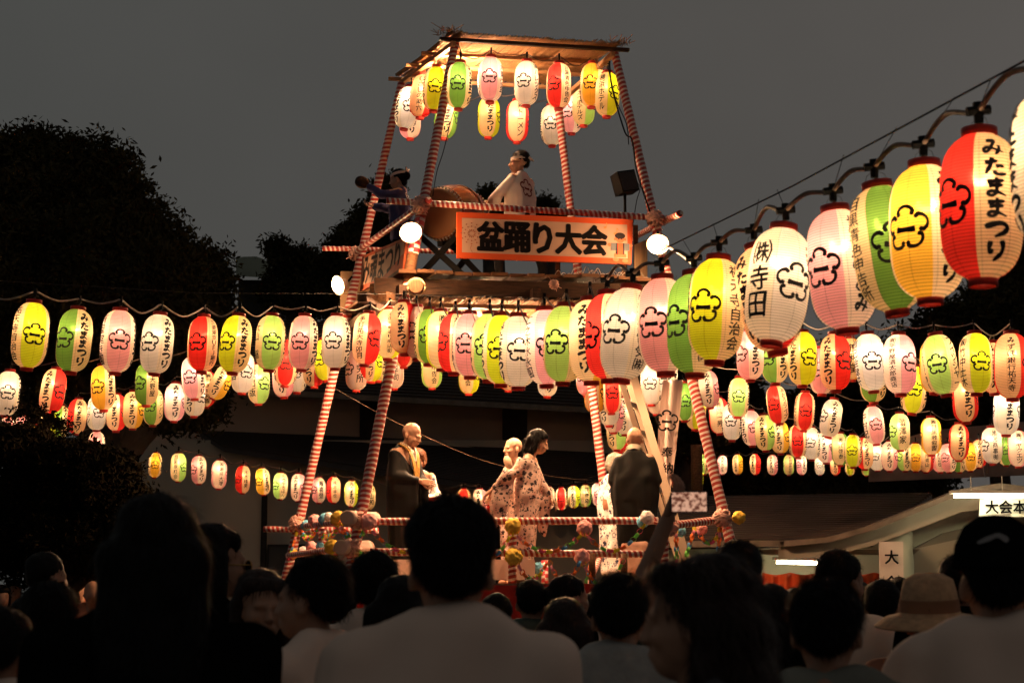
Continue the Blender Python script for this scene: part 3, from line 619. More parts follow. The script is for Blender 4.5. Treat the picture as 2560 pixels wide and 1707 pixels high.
def facing(g, p, name, mt, parent, sx=1):
    g.v = [(p.x+x*sx, p.y+z, p.z+y) for x, y, z in g.v]; return g.out(name, mt, parent)
facing(emblem_geo(.23), P(1667, 1052, 18.5), 'emblem', INK, BN)
facing(flat_text('奉納', .12, .035, True, 1.4), P(1668, 1150, 18.5), 'lettering', INK, BN)
# ladder
LD = thing('folding_ladder', 'pale aluminium folding ladder leaning beside the tower post', 'ladder', P(1650, 1320, 18.4))
AL = mat('pale aluminium', (.42, .31, .22), .4, .08, 5, metal=.15)
def lbar(a, b, w=.07, d=.03, nm='stile'): G().beam(a, b, w, d, (0, -1, 0)).out(nm, AL, LD)
A, B = P(1580, 930, 18.7), P(1668, 1232, 18.2); dA = (B-A).normalized(); B2 = A+dA*((A.z-ZS)/-dA.z); lbar(A, B2, .085)
A2, C2 = P(1552, 950, 18.9), P(1592, 1075, 18.8); dC = (C2-A2).normalized(); C3 = A2+dC*((A2.z-ZS)/-dC.z); lbar(A2, C3, .06)
A4, A5 = P(1570, 955, 19.2), P(1618, 1105, 19.1); dC = (A5-A4).normalized(); A6 = A4+dC*((A4.z-ZS)/-dC.z); lbar(A4, A6, .05)
for t in (.12, .26, .4, .54, .68, .82): lbar(A2.lerp(C3, t), A4.lerp(A6, t), .05, .03, 'rung')
# ================================================================ LAMPS
BULB = mat('floodlight glass', (1, 1, 1), .3, 0, emit=(1, .70, .38), estr=15)
SHADE = mat('lamp reflector', (.55, .40, .32), .5, .1)
def flood(p, d, name_label, power, r=.075, cage=False):
    t = thing('floodlight', name_label, 'lamp', p); d = Vector(d).normalized(); M = axis_matrix(Vector(p), Vector(p)+d)
    g = G(); g.lathe([(.03, -.10), (.05, -.09), (.09, -.03), (.115, .03), (.112, .032), (.085, -.025), (.045, -.08)], 24); put('reflector', me('reflector', g.v, g.f, SHADE, True), t, M)
    g = G(); g.lathe([(0.001, -.06), (.035, -.055), (r*.8, -.01), (r, .03), (r*.85, .065), (r*.45, .085), (.001, .09)], 20); put('bulb', me('bulb', g.v, g.f, BULB, True), t, M)
    l = D.lights.new('floodlight', 'POINT'); l.energy = power*FLOOD; l.color = (1, .54, .26); l.shadow_soft_size = .06
    o = D.objects.new('lamp_light', l); MM = Matrix.Translation(Vector(p)+d*.17)
    sp = D.lights.new('downward beam', 'SPOT'); sp.energy = power*6*FLOOD; sp.color = (1, .56, .28); sp.spot_size = R(140); sp.spot_blend = .6; sp.shadow_soft_size = .06
    so = D.objects.new('lamp_light', sp); so.matrix_basis = axis_matrix(Vector(p)+Vector((0, -.26, -.10)), Vector(p)+Vector((0, -.26, -.10))+Vector((-d.x*.4, .30, .95))); link(so, t); o.matrix_basis = MM; link(o, t)
    G().tube([Vector(p)-d*.1, Vector(p)-d*.16+Vector((0, .1, .08))], .012, 6).out('bracket', RUBBER, t)
    return t
flood(P(1026, 578, 17.35), (.15, -.7, -.55), 'blazing floodlight clamped under the left end of the tower rail', 58, .085)
flood(P(1645, 608, 17.55), (-.1, -.7, -.5), 'blazing floodlight at the right corner of the tower beside the orange sign', 58, .08)
flood(P(850, 712, 19.6), (-.8, -.7, -.35), 'dish shaped floodlight aimed left behind the left tower posts', 30, .08)
# first two bulbs are added to brighten the dancers; third hangs under the roof
for k, (x, y, Y) in enumerate(((1180, 800, 18.6), (1400, 800, 19.0), (1128, 172, 18.9))):
    q = P(x, y, Y); t = thing('added_or_roof_bulb', ('left-hand bulb added under the reed canopy to brighten the dancers', 'right-hand bulb added under the reed canopy to brighten the dancers', 'bare bulb under the reed roof just right of the front left post')[k], 'lamp', q)
    g = G(); g.lathe([(.012, .07), (.016, .04), (.03, 0), (.026, -.03), (.001, -.045)], 14); put('bulb', me('bulb', g.v, g.f, BULB, True), t, Matrix.Translation(q))
    l = D.lights.new('added or roof bulb', 'POINT'); l.energy = (560, 540, 260)[k]*FLOOD; l.color = (1, .58, .31); l.shadow_soft_size = .05; o = D.objects.new('lamp_light', l); o.location = q-Vector((0, 0, .09)); link(o, t)
    G().tube([q+Vector((0, 0, .07)), q+Vector((0, 0, .3))], .006, 5).out('flex', RUBBER, t)
# loudspeaker on the deck
p = P(1562, 458, 18.9); SP = thing('loudspeaker', 'black loudspeaker on a stand at the right of the upper deck', 'speaker', Vector((p.x, p.y, DK+.035)))
Mr = Matrix.Rotation(R(-14), 3, 'Y') @ Matrix.Rotation(R(25), 3, 'Z')
G().box(p, (.22, .18, .24), Mr).out('cabinet', RUBBER, SP); G().box(p+Mr @ Vector((0, -.093, 0)), (.19, .006, .21), Mr).out('grille', mat('speaker grille', (.03, .03, .035), .7, .3, 90), SP)
pole('stand', Vector((p.x, p.y, DK+.035)), p-bz*.1, .016, RUBBER, SP)
G().tube(catmull([p+Vector((.1, 0, .05)), p+Vector((.17, 0, -.05)), p+Vector((.13, 0, -.2)), p+Vector((.08, 0, -.5))], 5), .005, 5).out('cord', RUBBER, SP)
# ================================================================ TAIKO DRUM
DW = mat('lacquered drum wood', (.20, .05, .015), .22, .35, 5, stretch=(6, 6, .6), spec=.6); SKN = mat('drum hide', (.24, .11, .045), .6, .12, 3); STUD = mat('iron stud', (.35, .3, .26), .35, .1, metal=.8)
dc = P(1132, 538, 18.5); ax = Vector((-.42, -.88, -.14)).normalized(); L2 = .37; TK = thing('taiko_drum', 'big lacquered barrel drum on a black cross stand on the tower deck', 'drum', Vector((dc.x, dc.y, DK+.035)))
M = axis_matrix(dc-ax*L2, dc+ax*L2)
g = G(); g.lathe([(.262+.062*math.sin(math.pi*i/16), 2*L2*i/16) for i in range(17)], 40); put('barrel', me('barrel', g.v, g.f, DW, True), TK, M)
for z in (0, 2*L2):
    s = -1 if z == 0 else 1
    g = G(); g.lathe([(.001, z+s*.012), (.235, z+s*.010), (.262, z), (.278, z-s*.045)], 40); put('drum_head', me('drum_head', g.v, g.f, SKN, True), TK, M)
    g = G()
    for row_ in (0, 1):
        for k in range(44):
            a = 2*math.pi*(k+.5*row_)/44; zz = z-s*(.028+.05*row_); rr = .276+.008*row_; g.add(*(lambda b: (b.v, b.f))(G().box((rr*math.cos(a), rr*math.sin(a), zz), (.016, .016, .016), Matrix.Rotation(a, 3, 'Z'))))
    put('stud_ring', me('stud_ring', g.v, g.f, STUD), TK, M)
g = G(); g.tube([Vector((.322*math.cos(t), .322*math.sin(t), L2*.78)) for t in [2*math.pi*i/40 for i in range(41)]], .014, 6); put('rope', me('rope', g.v, g.f, mat('brown rope', (.2, .09, .04), .8), True), TK, M)
side = ax.cross(bz).normalized()
for e in (-1, 1):
    base = dc+ax*(e*.3)
    for s in (-1, 1):
        G().beam(base+side*s*.27+Vector((0, 0, -.20)), Vector((base.x, base.y, DK+.04))-side*s*.34, .06, .06, (0, 1, 0)).out('stand_leg', RUBBER, TK)
G().beam(dc+ax*.3+Vector((0, 0, -.33)), dc-ax*.3+Vector((0, 0, -.33)), .06, .06).out('stand_rail', RUBBER, TK)
# ================================================================ POMPOMS AND PAPER CHAINS
PC = {'yellow': (.85, .55, .08), 'pink': (.82, .38, .36), 'blue': (.18, .50, .70), 'white': (.80, .72, .68), 'orange': (.85, .50, .10)}
def tissue(nm): return mat(nm+' tissue paper', PC[nm], .9, .12, 30)
def pompom_mesh(seed, mt):
    rnd = random.Random(seed); bm = bmesh.new(); bmesh.ops.create_icosphere(bm, subdivisions=4, radius=1)
    for v in bm.verts:
        n = v.co.normalized(); k = noise.noise(n*2.2+Vector((seed, 0, 0)))*.16+abs(noise.noise(n*8+Vector((0, seed, 0))))*.20+noise.noise(n*21)*.07
        v.co = n*(.92+k)
    m = D.meshes.new('pompom'); bm.to_mesh(m); bm.free(); m.materials.append(mt); m.shade_smooth(); return m
POMS = [(749,1311,14,20.1,'yellow'),(766,1313,14,19.7,'blue'),(786,1301,16,19.2,'pink'),(812,1298,16,18.6,'blue'),(822,1292,12,18.3,'white'),(846,1296,20,17.6,'yellow'),(922,1303,21,16.8,'pink'),
 (778,1367,15,19.2,'pink'),(803,1366,14,18.6,'blue'),(830,1367,19,17.7,'yellow'),(733,1384,13,20.2,'yellow'),(758,1378,13,19.8,'white'),(1282,1315,21,16.95,'yellow'),(1284,1391,22,16.9,'yellow'),
 (1462,1320,20,17.1,'pink'),(1455,1392,20,17.1,'pink'),(1618,1294,18,17.1,'white'),(1607,1304,15,17.15,'blue'),(1847,1293,17,17.4,'yellow'),(1755,1322,14,17.5,'pink'),(1702,1328,14,17.5,'blue'),(1345,1420,15,17.6,'blue')]
PLAB = ['at the far left corner of the stage rail', 'next inward from the far left yellow one', 'on the left side rail above a pink one', 'fourth along the upper left side rail', 'beside the upper blue one on the left side rail', 'on the upper left rail near the thick post', 'right of the thick front left post',
 'on the lower left side rail', 'on the lower left rail beside a yellow one', 'on the lower left rail near the log end', 'lowest at the far left corner', 'low beside the lowest far left yellow one', 'on the upper front rail at the middle baluster', 'on the lower front rail at the middle baluster',
 'on the upper front rail right of the middle', 'on the lower front rail right of the middle', 'on the upper front rail beside the raised arm', 'tucked under the white one by the raised arm', 'right of the right front post', 'hanging under the right rail', 'hanging at the left end of right rail', 'low behind the middle baluster']
for i, (x, y, r, Y, cn) in enumerate(POMS):
    o = put('pompom', pompom_mesh(i*3.7, tissue(cn)), None, Matrix.Translation(P(x, y, Y)) @ Matrix.Diagonal((r*Y/FPX,)*3+(1,)))
    tag(o, '%s tissue pompom %s' % (cn, PLAB[i]), 'pompom', 'tissue pompoms on the stage rails')
CHC = [mat('paper link '+n, c, .8, .08) for n, c in (('yellow', (.80, .72, .05)), ('pink', (.85, .12, .25)), ('green', (.20, .62, .12)), ('blue', (.10, .30, .60)), ('orange', (.85, .22, .05)), ('light pink', (.85, .35, .45)))]
g = G(); g.lathe([(.030, -.013), (.030, .013), (.0285, .013), (.0285, -.013), (.030, -.013)], 12); LINKM = me('link', g.v, g.f, CHC[0])
def chain(a, b, sag, label):
    a, b = Vector(a), Vector(b); L = (b-a).length*(1+2.2*(sag/(b-a).length)**2); n = max(4, int(L/.042)); t = thing('paper_chain', label, 'paper chain', a, 'paper chains on the stage rails')
    for i in range(n):
        s = (i+.5)/n; p = a.lerp(b, s)+Vector((0, 0, -4*sag*s*(1-s))); d = ((b-a)+Vector((0, 0, -4*sag*(1-2*s)))).normalized()
        M = axis_matrix(p, p+d.cross(Vector((0, 1, .3)) if i % 2 else Vector((.2, .1, 1))).normalized())
        o = put('link', LINKM, t, M @ Matrix.Diagonal((1.05, .8, 1, 1))); o.material_slots[0].link = 'OBJECT'; o.material_slots[0].material = CHC[(i*5+i//3) % 6]
CH = [((1284, 1330, 16.9), (1462, 1328, 17.05), .19, 'between the two upper front pompoms'), ((1462, 1330, 17.05), (1612, 1308, 17.1), .22, 'from upper pink pompom to the raised arm'), ((1160, 1310, 16.9), (1280, 1328, 16.9), .28, 'left of the upper middle yellow pompom'),
 ((922, 1315, 16.8), (1120, 1320, 16.8), .24, 'from pink pompom at left front post rightward'), ((1290, 1400, 16.9), (1372, 1395, 17.0), .19, 'short right of the lower middle pompom'), ((1456, 1402, 17.05), (1560, 1395, 17.1), .25, 'right of the lower pink pompom'),
 ((1372, 1400, 17.0), (1450, 1402, 17.0), .2, 'left of the lower pink pompom'), ((1738, 1312, 17.4), (1808, 1305, 17.4), .19, 'under the right hand rail'), ((1690, 1322, 17.3), (1692, 1420, 17.35), .0, 'hanging straight at left end of right rail'), ((1800, 1318, 17.4), (1795, 1390, 17.4), .0, 'hanging straight by the right front post'),
 ((1738, 1315, 17.5), (1715, 1390, 17.4), .0, 'slanting down under the right rail'), ((790, 1312, 19.0), (850, 1308, 17.4), .14, 'along the upper left side rail'), ((750, 1322, 20.0), (796, 1310, 19.0), .13, 'at the back of upper left side rail'), ((849, 1310, 17.4), (918, 1316, 16.8), .13, 'across the thick front left post'),
 ((742, 1330, 20.1), (722, 1400, 20.2), .0, 'hanging down at the far left corner'), ((780, 1378, 19.0), (845, 1378, 17.4), .12, 'along the lower left side rail'), ((1650, 1340, 17.4), (1655, 1450, 17.3), .0, 'hanging behind the raised arm'), ((1478, 1400, 17.4), (1462, 1470, 17.2), .0, 'wound down the sloping hand rail'), ((868, 1370, 16.9), (905, 1380, 16.8), .10, 'low on the thick front left post')]
for a, b, sg, lb in CH: chain(P(*a), P(*b), sg, 'coloured paper link chain '+lb)
# ================================================================ CABLES
for row, (code, items) in ROWS.items():
    pts = ROWPTS[row]
    if code == 'N':
        near = pts[12:]; cable(pts[:13], .006, -.25, CABLED, 'festoon_cable', 'looping brown cable across the tower front above the packed lanterns', 'lantern cables')
        cable(near, .0105, .085, CABLED, 'festoon_cable', 'thick brown cable arching between the big lanterns at right', 'lantern cables')
        a, b = P(1640, 632, 9.6), P(2600, 132, 5.2); G_ = G(); G_.tube([a, a.lerp(b, .5)-Vector((0, 0, .02)), b], .004, 5)
        for q in near[2:]:
            t = (q.x-a.x)/(b.x-a.x); w_ = a.lerp(b, t)
            G_.tube([q, w_], .0018, 4)
        tag(G_.out('messenger_wire', WIRE), 'thin straight wire above the big lanterns rising to the upper right corner', 'wire')
    elif code in 'AT':
        ps = pts if code == 'A' else None
        if code == 'A':
            ext = [P(-60, 722, 13.4)]+pts+[P(1012, 735, 16.8)]
            cable(ext, .008, -.10, CABLE, 'festoon_cable', 'pale wavy cable carrying the front left string of lanterns', 'lantern cables')
            g = G(); g.tube([P(-40, 700, 13.3), P(500, 733, 15.0), P(1010, 735, 17.0), P(1120, 742, 17.2), P(1300, 735, 17.3)], .0025, 4); tag(g.out('messenger_wire', WIRE), 'thin wire just above the front left lantern cable', 'wire')
        else:
            idx = lambda xs: [sorted(pts, key=lambda q: abs(q.x-P(x, y, Y).x)+abs(q.z-P(x, y, Y).z)+abs(q.y-Y))[0] for x, y, Y in xs]
            fr_ = idx([(1148, 149, 18), (1226, 135, 18.3), (1316, 146, 18.4), (1397, 151, 18.4), (1480, 151, 18.9)]); rt_ = idx([(1480, 151, 18.9), (1518, 174, 18.8), (1459, 204, 20), (1429, 227, 20.6), (1379, 257, 20.4)])
            cable(fr_+[P(1524, 160, 18.4)], .006, -.13, CABLED, 'festoon_cable', 'dark looping cable along the front of the reed roof', 'lantern cables'); cable(rt_, .005, -.1, CABLED, 'festoon_cable', 'dark cable along the right side of the reed roof', 'lantern cables')
            lf = idx([(1148, 149, 18), (1088, 160, 18.8), (1055, 180, 19.2), (1018, 210, 19.6), (1025, 240, 20.6)]); cable(lf, .005, -.1, CABLED, 'festoon_cable', 'dark cable along the left side of the reed roof', 'lantern cables')
            bk = idx([(1025, 240, 20.6), (1115, 234, 19.6), (1222, 236, 20.4), (1293, 245, 20.1), (1379, 257, 20.4)]); cable(bk, .005, -.1, CABLED, 'festoon_cable', 'dark cable along the back of the reed roof', 'lantern cables')
    elif code in 'ZSO': cable(pts, .006, -.06, CABLED, 'festoon_cable', 'dark cable carrying the '+row, 'lantern cables', joint=False)
    else: cable(pts, .006 if code != 'F' and code != 'B' else .009, -.08, CABLE if code == 'R' else CABLED, 'festoon_cable', 'sagging cable carrying the '+row, 'lantern cables')
def loose(name, pts, r, label, mt=RUBBER): tag(G().tube(catmull(pts, 5), r, 5).out(name, mt, None, True), label, 'cable')
loose('loose_cord', [P(1147, 112, 18), P(1156, 160, 18), P(1146, 240, 18), P(1128, 300, 18), P(1108, 380, 18), P(1092, 430, 18), P(1082, 490, 17.8)], .005, 'thin dark cord dangling down the front left post from the roof')
loose('loose_cord', [P(1524, 160, 18.4), P(1530, 220, 18.4), P(1562, 330, 18.2), P(1580, 350, 18.2), P(1592, 430, 18.1), P(1625, 530, 17.9)], .009, 'dark cord running down beside the front right post')
loose('loose_cord', [P(1520, 170, 18.4), P(1540, 250, 18.4), P(1566, 310, 18.2), P(1572, 362, 18.2)], .006, 'short dark cord ending in a socket by the right post')
loose('bare_wire', [P(820, 962, 17), P(1000, 1060, 18.5), P(1200, 1148, 20), P(1380, 1190, 21), P(1480, 1200, 22)], .0022, 'thin wire slanting down across the dark hall behind the dancers', CABLED)
g = G()
for k in range(14):
    x = 1385+k*14; g.tube(catmull([P(x, 690, 17.9), P(x+12, 664+random.randint(0, 24), 17.9), P(x+28, 700, 18.0), P(x+50, 674+random.randint(0, 26), 18.0), P(x+60, 706, 18.0)], 5), .004, 4)
o = tag(g.out('cord_tangle', CABLE, None, True), 'tangle of pale cords on the deck under the orange sign', 'cord'); o['kind'] = 'stuff'
g = G()
for k in range(6):
    g.tube(catmull([P(1655+k*3, 612, 17.5), P(1690+k*4, 630+k*3, 17.0), P(1730+k*3, 655+k*4, 16.5)], 5), .005, 4)
tag(g.out('cord_bundle', CABLE, None, True), 'bundle of pale cords running right from the corner floodlight', 'cord')
# ================================================================ SETTING: ground, hall, pavilion, trees
GR = mat('trodden ground', (.12, .09, .07), .95, .3, 1.5, bump=.4)
g = G(); g.add([(-160, -20, 0), (160, -20, 0), (160, 260, 0), (-160, 260, 0)], [(0, 1, 2, 3)]); struct(g.out('ground', GR))
PLAST = mat('brown plaster wall', (.62, .46, .35), .9, .1, .4); PLASTL = mat('pale plaster wall', (.46, .44, .33), .85, .06, .5); DARKW = mat('dark timber wall', (.03, .022, .018), .8)
ROOFM = mat('dark ribbed roof metal', (.055, .040, .034), .55, .2, 1); TRIM = mat('eave trim', (.16, .12, .09), .7)
def quad3(a, b, c_, d): return G().add([a, b, c_, d], [(0, 1, 2, 3)])
def ribbed_roof(name, tl, tr, br_, bl_, n, parent, rh=.06):
    """roof slope with standing ribs running parallel to its eave"""
    G().prism([bl_, br_, tr, tl], (0, 0, -1), .12).out(name, ROOFM, parent)
    nrm = (br_-bl_).cross(tl-bl_).normalized(); nrm = nrm if nrm.z > 0 else -nrm; g = G()
    for i in range(n):
        t = (i+.5)/n; g.beam(bl_.lerp(tl, t)+nrm*rh*.4, br_.lerp(tr, t)+nrm*rh*.4, .05, rh, tuple(nrm))
    o = g.out('rib', ROOFM, parent); o['kind'] = 'stuff'
H = thing('temple_hall', 'long dark hall with stacked ribbed roofs behind the tower', 'building', (-2, 46, 0))
def wall(name, x0, x1, yt, Y, zb, mt, parent, th=.3):
    a, b = P(x0, yt, Y), P(x1, yt, Y); g = G(); g.box(((a.x+b.x)/2, Y+th/2, (a.z+zb)/2), (b.x-a.x, th, a.z-zb)); return g.out(name, mt, parent)
wall('upper_wall', 330, 1640, 940, 48, 0, PLAST, H)
for x0, x1 in ((1256, 1318),): wall('pillar', x0, x1, 940, 47.5, 0, DARKW, H, .5)
ribbed_roof('roof', P(430, 790, 52), P(1700, 845, 52), P(1660, 1030, 45.5), P(430, 962, 45.5), 26, H)
G().beam(P(430, 968, 45.4), P(1660, 1036, 45.4), .12, .14).out('eave_board', TRIM, H)
ribbed_roof('porch_roof', P(500, 1080, 47.5), P(1640, 1125, 47.5), P(1640, 1278, 42.5), P(560, 1118, 46.4), 26, H)
wall('lower_wall', 150, 1620, 1100, 47.0, 0, mat('grey brown wall', (.55, .44, .33), .9, .1, .5), H)
for x0, x1 in ((240, 262), (655, 668), (1240, 1256)): wall('post', x0, x1, 1200, 46.8, 0, DARKW, H, .15)
a, b = P(668, 1360, 46.7), P(760, 1450, 46.7)
G().box(((a.x+b.x)/2, 46.8, (a.z+b.z)/2), (b.x-a.x, .12, a.z-b.z)).out('window_frame', DARKW, H); G().box(((a.x+b.x)/2, 46.72, (a.z+b.z)/2), (b.x-a.x-.12, .02, a.z-b.z-.12)).out('pane', mat('dim glass', (.05, .04, .03), .2, 0, spec=.5), H)
# far domed temple roof left of the tower
FT = thing('far_temple', 'distant temple with a swept grey green roof left of the tower', 'building', tuple(P(660, 760, 75).xy)+(0,))
GRN = mat('weathered copper roof', (.17, .19, .15), .6, .15, 1)
g = G(); prf = [(590, 646), (608, 642), (640, 641), (660, 648), (680, 665), (696, 682), (714, 697)]
g.v = [tuple(P(x, y, 75)) for x, y in prf]+[tuple(P(x-12, y+4, 82)) for x, y in prf]; base = [tuple(P(600, 697, 75)), tuple(P(588, 700, 82))]
g.v += [tuple(P(x, max(y, 0)*.0+ (690+ (x-590)*.06), 74.6)) for x, y in prf]
n = len(prf); g.f = [(i, i+1, n+i+1, n+i) for i in range(n-1)]+[(2*n+i, 2*n+i+1, i+1, i) for i in range(n-1)]; g.out('roof', GRN, FT, True)
a, b = P(596, 700, 76), P(702, 700, 76); G().box(((a.x+b.x)/2, 78, a.z/2), (b.x-a.x, 4, a.z)).out('wall', mat('dark far wall', (.03, .027, .024), .9), FT)
# pavilion at the right: ribbed roof, sloping eave, pale gable, column
PV = thing('festival_office', 'low hall at the right with ribbed roof and lit plaster walls', 'building', tuple(P(2200, 1400, 24).xy)+(0,))
ribbed_roof('roof', P(1650, 1246, 30), P(2330, 1236, 30), P(2180, 1345, 24.5), P(1640, 1352, 24.5), 22, PV, .05)
G().prism([P(1640, 1352, 24.3), P(2065, 1350, 24.3), P(2105, 1364, 24.3), P(1640, 1368, 24.3)], (0, 1, 0), .25).out('eave_board', TRIM, PV)
BW = mat('eave plaster', (.30, .25, .19), .85, .08, .6)
# raking eave that climbs to the gable
for (o, th, mt, nm) in ((0, 14, TRIM, 'raking_eave'), (13, 32, BW, 'raking_soffit')):
    pts = [(1960, 1352), (2070, 1342), (2180, 1312), (2290, 1268), (2400, 1222), (2500, 1207), (2640, 1225)]
    g = G(); k = len(pts)
    for x, y in pts: g.v.append(tuple(P(x, y+o, 23.6+.2*(o > 0))))
    for x, y in pts: g.v.append(tuple(P(x, y+o+th+(x-1960)*.03*(o > 0), 23.6+.2*(o > 0))))
    nn = len(g.v); g.v += [(x, y+.5, z) for x, y, z in g.v]
    for i in range(k-1): g.f += [(i, i+1, k+i+1, k+i), (nn+i, nn+k+i, nn+k+i+1, nn+i+1), (i, nn+i, nn+i+1, i+1), (k+i, k+i+1, nn+k+i+1, nn+k+i)]
    g.out(nm, mt, PV)
g = G(); pts = [(2150, 1352), (2290, 1310), (2400, 1262), (2500, 1245), (2640, 1262), (2640, 1300), (2400, 1322), (2283, 1372), (2150, 1372)]
g.prism([P(x, y, 24.6) for x, y in pts[::-1]], (0, 1, 0), .2).out('gable_wall', PLASTL, PV)
G().prism([P(1900, 1372, 25.2), P(2300, 1372, 25.2), P(2285, 1385, 25.2), P(1900, 1385, 25.2)], (0, 1, 0), .3).out('lintel', BW, PV)
wall('back_wall', 1890, 2650, 1300, 26.5, 0, PLASTL, PV); wall('side_wall', 1660, 1895, 1372, 26.0, 0, mat('green grey wall', (.30, .32, .24), .85, .08), PV)
q = P(2240, 1309, 24.2); pole('column', Vector((q.x, q.y, 0)), q, .22, PLASTL, PV, n=24)
q = P(2290, 1372, 24.4); g = G(); g.prism([P(2283, 1372, 24.4), P(2360, 1332, 24.4), P(2640, 1262, 24.4), P(2640, 1320, 24.4), P(2420, 1342, 24.4)], (0, 1, 0), .15).out('beam_haunch', BW, PV)
# fluorescent tubes
TUBE = mat('fluorescent tube', (1, 1, 1), .4, 0, emit=(1, .90, .58), estr=70)
def fluoro(x0, x1, y, Y, label, slope=0):
    a, b = P(x0, y, Y), P(x1, y+slope, Y); t = thing('fluorescent_lamp', label, 'lamp', a); G().tube([a, b], .021, 10).out('tube', TUBE, t, True)
    G().beam(a+Vector((-.05, .02, .055)), b+Vector((.05, .02, .055)), .12, .04).out('housing', mat('white enamel', (.6, .58, .5), .4), t)
    for s in (.25, .7): q = a.lerp(b, s); G().tube([q+Vector((0, .02, .07)), q+Vector((0, .02, .26))], .008, 5).out('hanger', mat('white enamel', (.6, .58, .5), .4), t)
fluoro(2386, 2560, 1240, 22.8, 'glowing fluorescent tube above the paper office sign at right'); fluoro(1942, 2075, 1405, 25.3, 'glowing fluorescent tube low under the eave behind the crowd', 3)
PAP = mat('white sign paper', (.82, .80, .68), .8, .04)
S = thing('paper_sign', 'wide white paper sign reading 大会本部 under the right hand fluorescent tube', 'sign', P(2450, 1290, 23.2))
g = G(); tl, tr, br_, bl_ = P(2450, 1247, 23.2), P(2650, 1244, 23.2), P(2650, 1292, 23.2), P(2448, 1290, 23.2); g.prism([bl_, br_, tr, tl], (0, 1, 0), .01).out('sheet', PAP, S)
MI = Matrix.Identity(4)
facing(flat_text('大会本部', .175, .045, gap=1.05), P(2532, 1267, 23.15), 'lettering', INK, S)
S = thing('paper_sign', 'upright pale sign reading 大会 on the column of the right hall', 'sign', P(2230, 1500, 23.4))
g = G(); g.prism([P(2200, 1470, 23.5), P(2259, 1470, 23.5), P(2258, 1353, 23.5), P(2199, 1353, 23.5)], (0, 1, 0), .05).out('board', mat('pinkish paper', (.62, .50, .42), .8, .05), S)
for ch_, y_ in (('大', 1392), ('会', 1455)): facing(flat_text(ch_, .185, .05), P(2229, y_, 23.44), 'lettering', INK, S)
RW = mat('orange red curtain', (.65, .10, .03), .7, .1, 2)
g = G()
for i in range(121):
    t = i/120; x = 1905+(2395-1905)*t; y = 1430+6*abs(math.sin(t*22))
    g.v += [tuple(P(x, y, 25+.06*math.sin(t*90))), tuple(P(x, 1530, 25+.06*math.sin(t*90)))]
g.f = [(2*i, 2*i+1, 2*i+3, 2*i+2) for i in range(120)]; tag(g.out('red_curtain', RW, None, True), 'orange red festival curtain tied along the right hall', 'curtain')
# wide cloth banner behind the lower right lanterns
g = G(); q = [P(2172, 1204, 37), P(2175, 1120, 37), P(2330, 1075, 37), P(2600, 1050, 37), P(2600, 1186, 37)]
b = tag(g.prism([q[0], q[4], q[3], q[2], q[1]], (0, 1, 0), .04).out('cloth_backdrop', mat('printed tan cloth', (.33, .20, .15), .85, .3, 2.2)), 'broad tan cloth stretched behind the lowest lanterns at right', 'cloth')
pole_ = thing('utility_pole', 'slim brown pole standing behind the raised phone', 'pole', tuple(P(1741, 1200, 30).xy)+(0,)); q = P(1741, 1112, 30); pole('shaft', Vector((q.x, q.y, 0)), q, .10, WOOD, pole_)
q = P(1887, 992, 120); MA = thing('radio_mast', 'distant mast with a small red light between the lanterns', 'mast', (q.x, q.y, 0)); g = G(); g.tube([Vector((q.x, q.y, 0)), q], .25, 5); g.out('shaft', WIRE, MA); g = G(); g.lathe([(.001, -.25), (.25, 0), (.001, .25)], 8); put('red_light', me('red_light', g.v, g.f, mat('red beacon', (.5, .02, .02), .4, 0, emit=(1, .08, .05), estr=8), True), MA, Matrix.Translation(q))
# trees: trunk, limbs and thousands of leaf faces
LEAF = mat('dark foliage', (.040, .034, .016), .9, .5, .9, spec=0); LEAF2 = mat('maple foliage', (.012, .010, .006), .9, .5, 2, spec=0); BARK = mat('bark', (.05, .035, .025), .9, .3, 5, bump=.5)
def leaves(blobs, n, size, rs, spiky=0., shell=.55):
    rng = np.random.default_rng(rs); w = np.array([b[3]*b[4]*b[5] for b in blobs])**.67; w /= w.sum(); idx = rng.choice(len(blobs), n, p=w); B = np.array(blobs)[idx]
    d = rng.normal(size=(n, 3)); d /= np.linalg.norm(d, axis=1)[:, None]; rad = shell+(1.0-shell)*rng.random(n)**.7
    lum = 1+.16*np.sin(d[:, 0]*9+idx)+.14*np.sin(d[:, 2]*11+2*idx)+.10*np.sin(d[:, 1]*17+idx)+.05*rng.normal(size=n)+spiky*np.maximum(0, rng.normal(size=n)-1.2)
    c = B[:, :3]+d*B[:, 3:6]*(rad*lum)[:, None]
    # twig clumps: gather leaves round local centres
    k = n//7; cc = c[rng.integers(0, n, k)]; c = np.where((rng.random(n) < .75)[:, None], cc[rng.integers(0, k, n)]+rng.normal(size=(n, 3))*size*1.6, c)
    a = rng.normal(size=(n, 3)); a /= np.linalg.norm(a, axis=1)[:, None]; b = np.cross(a, rng.normal(size=(n, 3))); b /= np.linalg.norm(b, axis=1)[:, None]
    s = size*(.6+.8*rng.random(n))[:, None]; v = np.empty((n, 4, 3)); v[:, 0] = c-a*s; v[:, 1] = c+b*s*.38; v[:, 2] = c+a*s; v[:, 3] = c-b*s*.38
    m = D.meshes.new('foliage'); m.vertices.add(4*n); m.vertices.foreach_set('co', v.reshape(-1)); m.loops.add(4*n); m.loops.foreach_set('vertex_index', np.arange(4*n, dtype=np.int32)); m.polygons.add(n)
    m.polygons.foreach_set('loop_start', np.arange(0, 4*n, 4, dtype=np.int32)); m.update(calc_edges=True); return m
